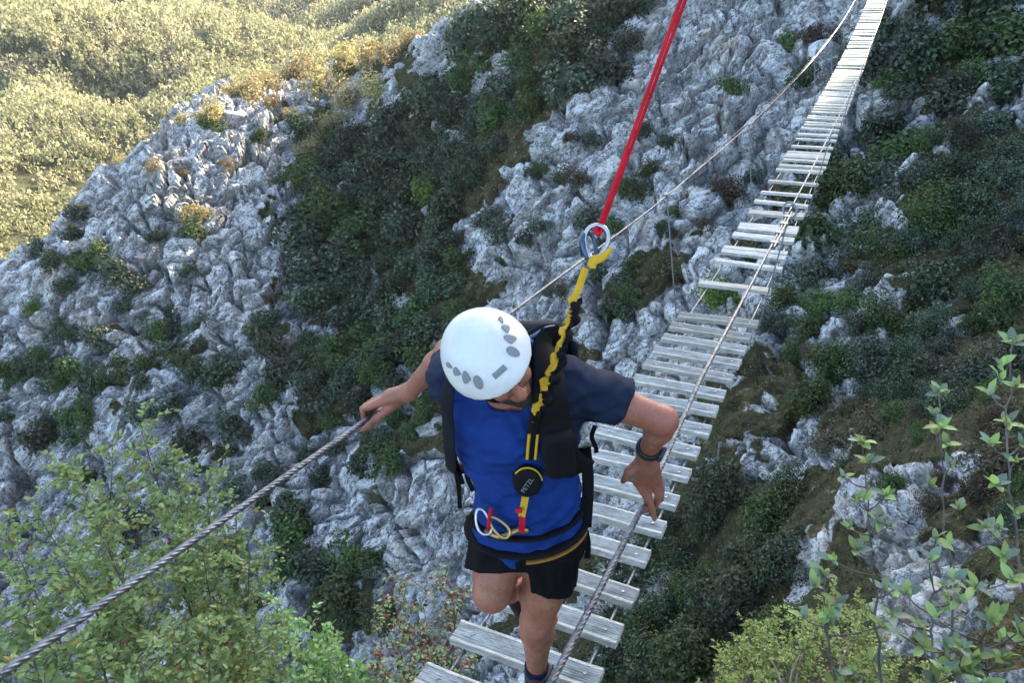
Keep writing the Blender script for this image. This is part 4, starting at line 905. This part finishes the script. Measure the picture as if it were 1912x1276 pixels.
for a_, b_, w_ in (((833, 795, 2.12), .33, .0095), ((868, 842, 2.08), .155, .0095), ((1108, 795, 2.06), .10, .009), ((1090, 930, 2.14), .255, .0125)):
    p = at(*a_); q = MB(); n = 8; pts = np.array([p - UPV * b_ * i / (n - 1) + CR * .006 * math.sin(i * .9 + a_[0]) for i in range(n)]); q.tube(pts, w_, 4, True, (CF, .14)); kchild('loose_strap', q.mesh('loose_strap', m_web))
strap([at(838, 790, 2.10), at(846, 850, 2.13), at(862, 905, 2.19)], .010, 'side_strap', m_web, CF, .15)
strap([at(1092, 835, 2.08), at(1098, 900, 2.13), at(1094, 985, 2.20)], .017, 'side_strap', m_web, CF, .2)
# lanyard with its absorber pouch and connectors
ly = empty('lanyard', at(985, 900, 1.99)); tag(ly, 'yellow and black elastic lanyard rising from the harness past the helmet', 'lanyard'); lp = np.array(ly.location)
def lchild(name, me, parent=None): o = obj(name, me, parent or ly); o.matrix_parent_inverse = Matrix.Translation(-Vector(lp)) if parent is None else Matrix.Identity(4); return o
LP = catmull([at(u, v, d) for u, v, d in [(1093, 502, 1.86), (1076, 552, 1.83), (1062, 600, 1.80), (1046, 650, 1.78), (1031, 700, 1.78), (1014, 742, 1.80), (1001, 778, 1.84), (996, 812, 1.89), (992, 855, 1.94)]], 26)
sN = len(LP); sx = np.linspace(0, 1, sN); rs = np.random.RandomState(9)
wob = np.interp(sx, np.linspace(0, 1, 60), rs.normal(size=60)); wob2 = np.interp(sx, np.linspace(0, 1, 60), rs.normal(size=60))
amp = np.interp(sx, [0, .1, .18, .7, .82, 1], [0, 0, 1, 1, .2, 0])[:, None]
yl = LP - CR * .005 * amp + CR * (.0045 * wob)[:, None] * amp + CU * (.003 * wob2)[:, None] * amp
def ribbon(pts, wd, th, phi):
    t = norm(np.gradient(pts, axis=0)); a = norm(np.cross(t, CF)); b = np.cross(t, a); c, s = np.cos(phi)[:, None], np.sin(phi)[:, None]; X_ = a * c + b * s; Y_ = -a * s + b * c; wd = np.asarray(wd)[:, None]
    V = np.stack([pts + X_ * wd + Y_ * th, pts + Y_ * th * 1.8, pts - X_ * wd + Y_ * th, pts - X_ * wd - Y_ * th, pts - Y_ * th * .3, pts + X_ * wd - Y_ * th], 1); n = len(pts); i = np.arange(n - 1)[:, None] * 6; j = np.arange(6)[None]; q = MB(); q.add(V.reshape(-1, 3), np.stack([i + j, i + (j + 1) % 6, i + 6 + (j + 1) % 6, i + 6 + j], -1).reshape(-1, 4)); return q
e_ = int(sN * .80); ph = np.interp(sx, np.linspace(0, 1, 34), rs.normal(size=34) * 1.1) * amp[:, 0]
q = ribbon(yl[:e_], (.0088 + .0016 * wob2 * amp[:, 0])[:e_], .0032, ph[:e_]); lchild('elastic_sleeve', q.mesh('elastic_sleeve', m_yel))
q = MB(); bk = LP + CR * (.009 + .006 * np.sin(sx * 60))[:, None] * amp - CF * (.007 * np.cos(sx * 60))[:, None] * amp + CR * (.004 * wob2)[:, None] * amp - CF * (.004 * wob)[:, None]; i0, i1 = int(sN * .14), int(sN * .75); q = ribbon(bk[i0:i1], (.0095 + .0025 * wob)[i0:i1], .004, (-ph * 1.2 + .4)[i0:i1]); lchild('black_cord', q.mesh('black_cord', m_web))
q = MB(); q.tube(LP[int(sN * .72):] + tF * .004, .016, 8, True, (tF, .3)); lchild('sewn_strap', q.mesh('sewn_strap', m_web, True))
for s_ in (-1, 1):
    q = MB(); q.tube(LP[int(sN * .86):] + tF * .008 + CR * .0105 * s_, .0042, 6, True, (tF, .5)); lchild('strap_edge', q.mesh('strap_edge', m_yel, True))
dc = at(985, 898, 1.965); dF = norm(tF * .8 - CF * .5); dU = norm(CU - dF * (CU @ dF)); dR = np.cross(dU, dF); t_ = np.linspace(0, 2 * np.pi, 40, endpoint=False)
q = MB(); rows = []
for r_, z_ in ((.0, .017), (.028, .017), (.036, .014), (.0395, .007), (.0395, -.007), (.034, -.013)): rows.append(dc + np.cos(t_)[:, None] * dR * r_ + np.sin(t_)[:, None] * dU * r_ * 1.12 + dF * z_)
n = 40; V = np.concatenate(rows); i = np.arange(5)[:, None] * n; j = np.arange(n)[None]; q.add(V, np.stack([i + j, i + n + j, i + n + (j + 1) % n, i + (j + 1) % n], -1).reshape(-1, 4))
dsk = lchild('absorber_pouch', q.mesh('absorber_pouch', m_web, True))
q = MB(); t2 = np.linspace(.15, 2.5, 22); q.tube(dc + np.cos(t2)[:, None] * dR * .0385 + np.sin(t2)[:, None] * dU * .0430 + dF * .010, .0028, 6); lchild('pouch_piping', q.mesh('pouch_piping', m_yel, True), dsk)
tc = bpy.data.curves.new('lettering', 'FONT'); tc.body = 'PETZL'; tc.size = .0175; tc.align_x = 'CENTER'; tc.align_y = 'CENTER'; tc.extrude = .0004; to = bpy.data.objects.new('lettering', tc); COL.objects.link(to)
bpy.context.view_layer.update(); tm_ = bpy.data.meshes.new_from_object(to); bpy.data.objects.remove(to, do_unlink=True); tm_.materials.clear(); tm_.materials.append(m_greyprint)
ca, sa_ = math.cos(rad(58)), math.sin(rad(58)); ax = dR * ca + dU * sa_; ay = -dR * sa_ + dU * ca; cc = dc + dF * .0182 - dU * .004
lt = lchild('lettering', tm_, dsk); lt.matrix_local = Matrix(((ax[0], ay[0], dF[0], cc[0]), (ax[1], ay[1], dF[1], cc[1]), (ax[2], ay[2], dF[2], cc[2]), (0, 0, 0, 1)))
q = MB(); q.tube([at(981, 928, 1.985), at(978, 945, 2.0), at(974, 965, 2.02)], .0135, 4, True, (CF, .25)); lchild('yellow_tab', q.mesh('yellow_tab', m_yel))
q = MB(); q.tube([at(976, 962, 2.018), at(975, 978, 2.03), at(974, 995, 2.05)], .0115, 4, True, (CF, .35)); lchild('red_tab', q.mesh('red_tab', m_red))
q = MB(); q.box(at(969, 954, 1.995), (CR, CU, CF), (.009, .0065, .006)); bevel(lchild('buckle', q.mesh('buckle', m_red)), .002)
kc_ = at(1110, 455, 1.87)
q = MB()
def ring_obj(c, a, bb, L, W, r, mt, name, pear=.25):
    t = np.linspace(0, 2 * np.pi, 37); x = np.cos(t) * L; y = np.sin(t) * W * (1 + pear * np.cos(t)); q = MB(); q.tube(c + x[:, None] * a + y[:, None] * bb, r, 8, False); return lchild(name, q.mesh(name, mt, True))
ring_obj(at(1113, 452, 1.865), norm(CU + .12 * CR), norm(CR - .12 * CU - .3 * CF), .042, .029, .0058, m_alu, 'connector')
ring_obj(at(1101, 464, 1.88), norm(CU - .2 * CR), norm(CR * .6 + CF * .6 + .2 * CU), .040, .024, .0058, m_bluealu, 'connector')
q = MB(); q.tube([at(1088, 448, 1.875), at(1090, 478, 1.87)], .0085, 8); lchild('gate_sleeve', q.mesh('gate_sleeve', m_bluealu, True))
q = MB(); q.tube(catmull([at(1141, 463, 1.85), at(1126, 480, 1.855), at(1108, 488, 1.86), at(1106, 502, 1.86)], 5), np.concatenate([np.linspace(.006, .013, 10), np.linspace(.013, .009, 6)]), 8, True, (CF, .45)); lchild('yellow_cover', q.mesh('yellow_cover', m_yel, True))
q = MB(); q.tube([at(1103, 486, 1.868), at(1098, 505, 1.865)], .0085, 8); lchild('end_eye', q.mesh('end_eye', m_alu, True))
# the red safety line overhead
rp_ = empty('safety_rope', at(1119, 428, 1.88)); tag(rp_, 'taut red webbing line running up out of view from the steel connector', 'rope'); r0 = np.array(rp_.location)
top = at(1275, 0, 1.70)
for k_, (o1, w_) in enumerate(((-.0042, .0050), (.0050, .0045))):
    a_ = at(1119, 430, 1.868) + CR * o1; b_ = top + CR * o1 * 1.2; pts = [a_ + (b_ - a_) * t + CF * (.004 * k_) for t in np.linspace(0, 2.6, 14)]; q = MB(); q.tube(pts, w_, 8, True, (norm(CF + (.5 - k_) * CR), .35)); o = obj('webbing_strand', q.mesh('webbing_strand', m_red, True), rp_); o.matrix_parent_inverse = Matrix.Translation(-Vector(r0))
q = MB(); q.tube(catmull([at(1114, 424, 1.862), at(1113, 433, 1.858), at(1118, 437, 1.857), at(1123, 431, 1.862), at(1124, 422, 1.866)], 5), .0062, 6, True); o = obj('sewn_eye', q.mesh('sewn_eye', m_red, True), rp_); o.matrix_parent_inverse = Matrix.Translation(-Vector(r0))
# ------------------------------------------------------------------ plants in the foreground
def leaf_mesh(L, Wd, m, curl=.15, fold=.25, seed=0, n=5):
    """an oval leaf with a folded midrib, pointing along +X"""
    rs = np.random.RandomState(seed); t = np.linspace(0, 1, n); w = Wd * .5 * np.sin(np.pi * t ** .85) ** .8; z = -curl * L * t ** 2 + .05 * L * t; k = rs.normal(size=n) * .02 * L
    mid = np.stack([t * L, k * .3, z], -1); lf = np.stack([t * L, w, z + fold * w + k * .5], -1); rt = np.stack([t * L, -w, z + fold * w - k * .5], -1)
    V = np.concatenate([mid, lf, rt]); i = np.arange(n - 1); Q = np.concatenate([np.stack([i, i + 1, n + i + 1, n + i], -1), np.stack([i + 1, i, 2 * n + i, 2 * n + i + 1], -1)])
    return V, Q
def leaves_at(P_, D_, U_, L, ratio, rs, proto):
    """many copies of one leaf in one mesh"""
    V, Q = proto; n = len(P_); D_ = norm(D_); S_ = norm(np.cross(U_, D_)); U_ = np.cross(D_, S_); sc = np.broadcast_to(L, (n,))[:, None, None]
    W = P_[:, None] + sc * (V[None, :, :1] * D_[:, None] + V[None, :, 1:2] * S_[:, None] + V[None, :, 2:] * U_[:, None])
    return W.reshape(-1, 3), (Q[None] + (np.arange(n) * len(V))[:, None, None]).reshape(-1, 4)
small = leaf_mesh(1.0, .56, None, .12, .18, 1, 4)
def leafy(name, label, cat_, base, stems, ntwig, ltwig, nleaf, leafL, mats, rs, stem_r=.012, start=.3, droop=.25):
    """stems rise from the base; twigs leave them on all sides and carry leaves left and right"""
    e = empty(name, base); tag(e, label, cat_); b = MB(); LPt, LD, LU, LM = [], [], [], []
    base = np.asarray(base, float)
    for tgt in stems:
        tgt = np.asarray(tgt, float); mid = base * .5 + tgt * .5 + rs.normal(size=3) * .10 + np.array([0, 0, -.06]); mid2 = base * .2 + tgt * .8 + rs.normal(size=3) * .08
        pts = catmull([base + rs.normal(size=3) * .04, mid, mid2, tgt], 8); n = len(pts); b.tube(pts - base, np.linspace(stem_r, .0022, n), 5)
        L = np.linalg.norm(tgt - base)
        for k in range(ntwig):
            f = start + (1 - start) * (k + rs.uniform()) / ntwig; i = min(int(f * (n - 1)), n - 2); p0 = pts[i] + (pts[i + 1] - pts[i]) * rs.uniform(); ax = norm(pts[i + 1] - pts[i])
            dv = norm(rs.normal(size=3) + ax * .7 + np.array([0, 0, .15])); ll = ltwig * rs.uniform(.5, 1.25) * (1.15 - .5 * f)
            tw = catmull([p0, p0 + dv * ll * .5 + rs.normal(size=3) * .02, p0 + dv * ll + np.array([0, 0, -droop * ll]) + rs.normal(size=3) * .03], 5); b.tube(tw - base, np.linspace(.0032, .0010, len(tw)), 3)
            m = nleaf; tt = np.linspace(.12, 1, m); q = np.stack([np.interp(tt * (len(tw) - 1), np.arange(len(tw)), tw[:, c]) for c in range(3)], -1); td = norm(tw[-1] - tw[0]); sd = norm(np.cross(td, [0, 0, 1.0]) + rs.normal(size=3) * .2)
            alt = np.where(np.arange(m) % 2, 1, -1)[:, None]; LPt.append(q + rs.normal(size=(m, 3)) * .006); LD.append(td * .6 + sd * alt + rs.normal(size=(m, 3)) * .45); LU.append(np.array([0, 0, 1.0]) + rs.normal(size=(m, 3)) * .5)
    o = b.build('branches', m_bark, e); P_ = np.concatenate(LPt) - base; D_ = np.concatenate(LD); U_ = np.concatenate(LU); n = len(P_)
    V, Q = leaves_at(P_, D_, U_, leafL * rs.uniform(.6, 1.25, n), 1, rs, small); fm = np.repeat(rs.choice(len(mats), n, p=[m_[1] for m_ in mats]), len(small[1]))
    lo_ = obj('leaves', mesh_np('leaves', V, Q, [m_[0] for m_ in mats], False, fm), e); lo_['kind'] = 'stuff'
    return e
m_l1 = leaf_mat('rowan_leaf', [(0, (.17, .29, .085)), (.5, (.26, .41, .14)), (1, (.37, .52, .22))], .35); m_l2 = leaf_mat('yellowing_leaf', [(0, (.26, .22, .04)), (1, (.42, .36, .07))], .35); m_l3 = leaf_mat('orange_leaf', [(0, (.22, .09, .03)), (1, (.30, .14, .05))], .3)
m_l4 = leaf_mat('yellow_green_leaf', [(0, (.22, .31, .07)), (.5, (.34, .43, .12)), (1, (.48, .54, .19))], .35); m_l5 = leaf_mat('red_dry_leaf', [(0, (.12, .03, .02)), (.6, (.22, .06, .035)), (1, (.30, .12, .07))], .3); m_l6 = leaf_mat('pale_seed_leaf', [(0, (.22, .25, .12)), (1, (.48, .45, .30))], .3)
def down_to_ground(p, lift=-.1):
    return np.array([p[0], p[1], ground_z(p[0], p[1]) + lift])
rs = np.random.RandomState(77)
base = down_to_ground(at(190, 1600, 3.4))
tg = [at(u, v, d) for u, v, d in [(262, 800, 4.3), (210, 850, 4.2), (130, 865, 4.0), (330, 880, 4.4), (385, 905, 4.3), (70, 960, 3.9), (20, 1010, 3.7), (440, 960, 4.4), (465, 1040, 4.2), (300, 960, 4.0), (180, 980, 3.8), (120, 1060, 3.6), (380, 1040, 4.0), (250, 1080, 3.7), (30, 1130, 3.5), (420, 1140, 3.9), (330, 1160, 3.6), (170, 1190, 3.4), (60, 1230, 3.3), (260, 1240, 3.3), (470, 1200, 3.8), (390, 1240, 3.5), (-60, 1080, 3.6), (-50, 1200, 3.4)]]
leafy('young_tree', 'soft green small leaved tree with yellowing leaves at the lower left', 'tree', base, tg, 54, .33, 18, .038, [(m_l1, .95), (m_l2, .044), (m_l3, .006)], rs, .016, .45)
base = down_to_ground(at(600, 1620, 4.2))
tg = [at(u, v, d) for u, v, d in [(520, 1130, 5.2), (570, 1150, 5.3), (610, 1185, 5.2), (545, 1210, 5.0), (650, 1220, 5.0), (500, 1240, 4.8), (600, 1250, 4.9), (680, 1255, 5.0), (470, 1275, 4.8)]]
leafy('leafy_shrub', 'grey green shrub at the bottom edge between the leafy tree and the reddish bush', 'shrub', base, tg, 26, .28, 14, .044, [(m_l1, .93), (m_l6, .05), (m_l2, .02)], rs, .012, .5)
base = down_to_ground(at(790, 1650, 4.0))
tg = [at(u, v, d) for u, v, d in [(715, 1110, 5.4), (760, 1075, 5.6), (790, 1130, 5.5), (820, 1090, 5.6), (735, 1180, 5.2), (850, 1150, 5.5), (800, 1200, 5.2), (705, 1230, 5.0), (765, 1240, 5.0), (850, 1235, 5.2), (890, 1200, 5.4)]]
leafy('dry_bush', 'straggly bush with red and pale dry leaves beside the lowest planks', 'shrub', base, tg, 24, .24, 10, .036, [(m_l5, .36), (m_l6, .34), (m_l1, .30)], rs, .010, .5)
base = down_to_ground(at(1500, 1640, 4.2))
tg = [at(u, v, d) for u, v, d in [(1355, 1225, 5.6), (1400, 1190, 5.8), (1440, 1160, 6.0), (1500, 1150, 6.0), (1560, 1120, 6.2), (1610, 1140, 6.0), (1470, 1215, 5.6), (1540, 1200, 5.7), (1600, 1220, 5.6), (1420, 1262, 5.3), (1510, 1265, 5.3), (1580, 1270, 5.3), (1660, 1210, 5.8), (1350, 1270, 5.3), (1650, 1265, 5.4), (1720, 1240, 5.6)]]
leafy('yellow_bush', 'yellow green fine leaved bush at the bottom right', 'shrub', base, tg, 30, .26, 20, .030, [(m_l4, .9), (m_l1, .07), (m_l3, .03)], rs, .010, .5)
base = down_to_ground(at(1010, 1640, 4.5))
# slender saplings on the right: every leaf is a piece of its own
m_sap = leaf_mat('sapling_leaf', [(0, (.18, .27, .07)), (.5, (.26, .37, .12)), (1, (.36, .46, .19))], .4, .45); m_sap2 = leaf_mat('sapling_leaf_grey', [(0, (.15, .21, .15)), (1, (.22, .29, .21))], .35, .45)
def one_leaf(s, m):
    V, Q = leaf_mesh(.060, .027, m, .10 + .12 * s % .3, .22, s, 6); return mesh_np('leaf', V, Q, [m], True)
LM = [one_leaf(s, m_sap if s % 3 else m_sap2) for s in range(7)]; LMb = [one_leaf(s, m_l2) for s in (8,)]
SAP = [  # stem path and the places where leaves stand in whorls (picture x, y, number)
    ('upright sapling with leaf whorls in front of the long slanting rock', [(1650, 1500, 2.5), (1640, 1200, 2.65), (1622, 1000, 2.75), (1612, 822, 2.8)], [(1612, 825, 9), (1622, 862, 6), (1600, 935, 5), (1640, 975, 6), (1612, 1010, 6), (1585, 985, 4), (1650, 1100, 4)]),
    ('sapling with a high leafy tip before the dark round bush', [(1800, 1500, 2.5), (1782, 1180, 2.7), (1762, 940, 2.85), (1756, 728, 2.9)], [(1756, 735, 10), (1745, 775, 6), (1768, 830, 7), (1775, 870, 5), (1735, 905, 5), (1790, 950, 4)]),
    ('tall sapling along the right edge of the view', [(1935, 1500, 2.2), (1915, 1150, 2.4), (1880, 850, 2.55), (1890, 630, 2.6)], [(1890, 640, 9), (1865, 680, 6), (1895, 720, 7), (1850, 735, 5), (1880, 790, 7), (1850, 830, 6), (1895, 860, 5), (1860, 905, 7), (1840, 985, 6), (1895, 960, 4), (1875, 1040, 5)]),
    ('short sapling rising out of the yellow green bush', [(1570, 1500, 2.4), (1555, 1250, 2.5), (1540, 1160, 2.55), (1538, 1072, 2.6)], [(1538, 1075, 9), (1520, 1095, 5), (1570, 1120, 4), (1545, 1150, 4)]),
    ('sapling with broad pale leaves before the big pale boulders', [(1740, 1500, 2.2), (1738, 1250, 2.35), (1742, 1120, 2.45), (1748, 1000, 2.5)], [(1748, 1005, 5), (1735, 1045, 4), (1690, 1110, 6), (1760, 1095, 6), (1780, 1085, 6), (1665, 1150, 6), (1720, 1170, 5)]),
    ('leafy sapling in the lower right corner', [(1880, 1500, 2.1), (1850, 1300, 2.2), (1838, 1200, 2.3), (1822, 1090, 2.35)], [(1822, 1095, 7), (1850, 1160, 6), (1890, 1085, 6), (1800, 1210, 6), (1870, 1230, 7), (1760, 1255, 5), (1830, 1262, 6), (1905, 1180, 5)])]
for lab, path, whorls in SAP:
    root = down_to_ground(at(*path[0])); e = empty('sapling', root); tag(e, lab, 'sapling', 'saplings at the right'); st = catmull([root] + [at(*p) for p in path], 8); st = st + rs.normal(size=st.shape) * .004
    b = MB(); b.tube(st - root, np.linspace(.007, .0022, len(st)), 6)
    whorls = whorls + [(path[-1][0] + rs.normal() * 38, v_, rs.randint(3, 6)) for v_ in rs.uniform(path[-1][1] + 60, 1290, 9)]
    for (u, v, n_) in whorls:
        dm = np.interp(-v, [-1500, -1276, -600], [path[0][2], path[1][2], path[-1][2]]) + rs.normal() * .05; c = at(u, v, dm); i = np.argmin(np.linalg.norm(st - c - [0, 0, -.06], axis=1)); s0 = st[i]
        if np.linalg.norm(c - s0) > .012: b.tube(catmull([s0, s0 * .5 + c * .5 + [0, 0, -.012], c], 4) - root, np.linspace(.0035, .0018, 9), 4)
        a0 = rs.uniform(0, 6.28)
        for k in range(n_):
            a = a0 + k * 2.4; el_ = rs.uniform(.1, .9) if k < n_ - 2 else 1.2; dv = np.array([math.cos(a) * math.cos(el_), math.sin(a) * math.cos(el_), math.sin(el_)]); U0 = norm(np.array([0, 0, 1.0]) - .6 * dv * 0 + rs.normal(size=3) * .25)
            if abs(dv @ U0) > .95: U0 = np.array([1.0, 0, 0])
            sdv = norm(np.cross(U0, dv)); up = np.cross(dv, sdv); s_ = rs.uniform(.55, 1.1); p = c - root - np.array([0, 0, .012]) * (k / n_)
            o = obj('leaf', (LMb[0] if rs.uniform() < .012 else LM[rs.randint(7)]), e)
            o.matrix_local = Matrix(((dv[0] * s_, sdv[0] * s_, up[0] * s_, p[0]), (dv[1] * s_, sdv[1] * s_, up[1] * s_, p[1]), (dv[2] * s_, sdv[2] * s_, up[2] * s_, p[2]), (0, 0, 0, 1)))
    b.build('stem', m_bark, e, True)

# ------------------------------------------------------------------ the air
zl, zh = float(Pd[:, 2].min()) - 1.0, max(float(Pd[:, 2].max()), 3.0) + 2.0; xl, yl_ = Pd[:, :2].min(0) - 5, Pd[:, :2].max(0) + 5
b = MB(); b.box(((xl[0] + yl_[0]) / 2, (xl[1] + yl_[1]) / 2, (zl + zh) / 2), ((1, 0, 0), (0, 1, 0), (0, 0, 1)), ((yl_[0] - xl[0]) / 2, (yl_[1] - xl[1]) / 2, (zh - zl) / 2))
m_haze = bpy.data.materials.new('haze'); m_haze.use_nodes = True; hn = m_haze.node_tree; hn.nodes.remove(hn.nodes['Principled BSDF'])
pv = hn.nodes.new('ShaderNodeVolumePrincipled'); pv.inputs['Color'].default_value = (.78, .86, 1.0, 1); pv.inputs['Density'].default_value = .00006; pv.inputs['Anisotropy'].default_value = .2
hn.links.new(pv.outputs[0], hn.nodes['Material Output'].inputs['Volume'])
tag(b.build('haze', m_haze), 'thin pale haze filling the air of the gorge and valley', 'haze', kind='stuff')
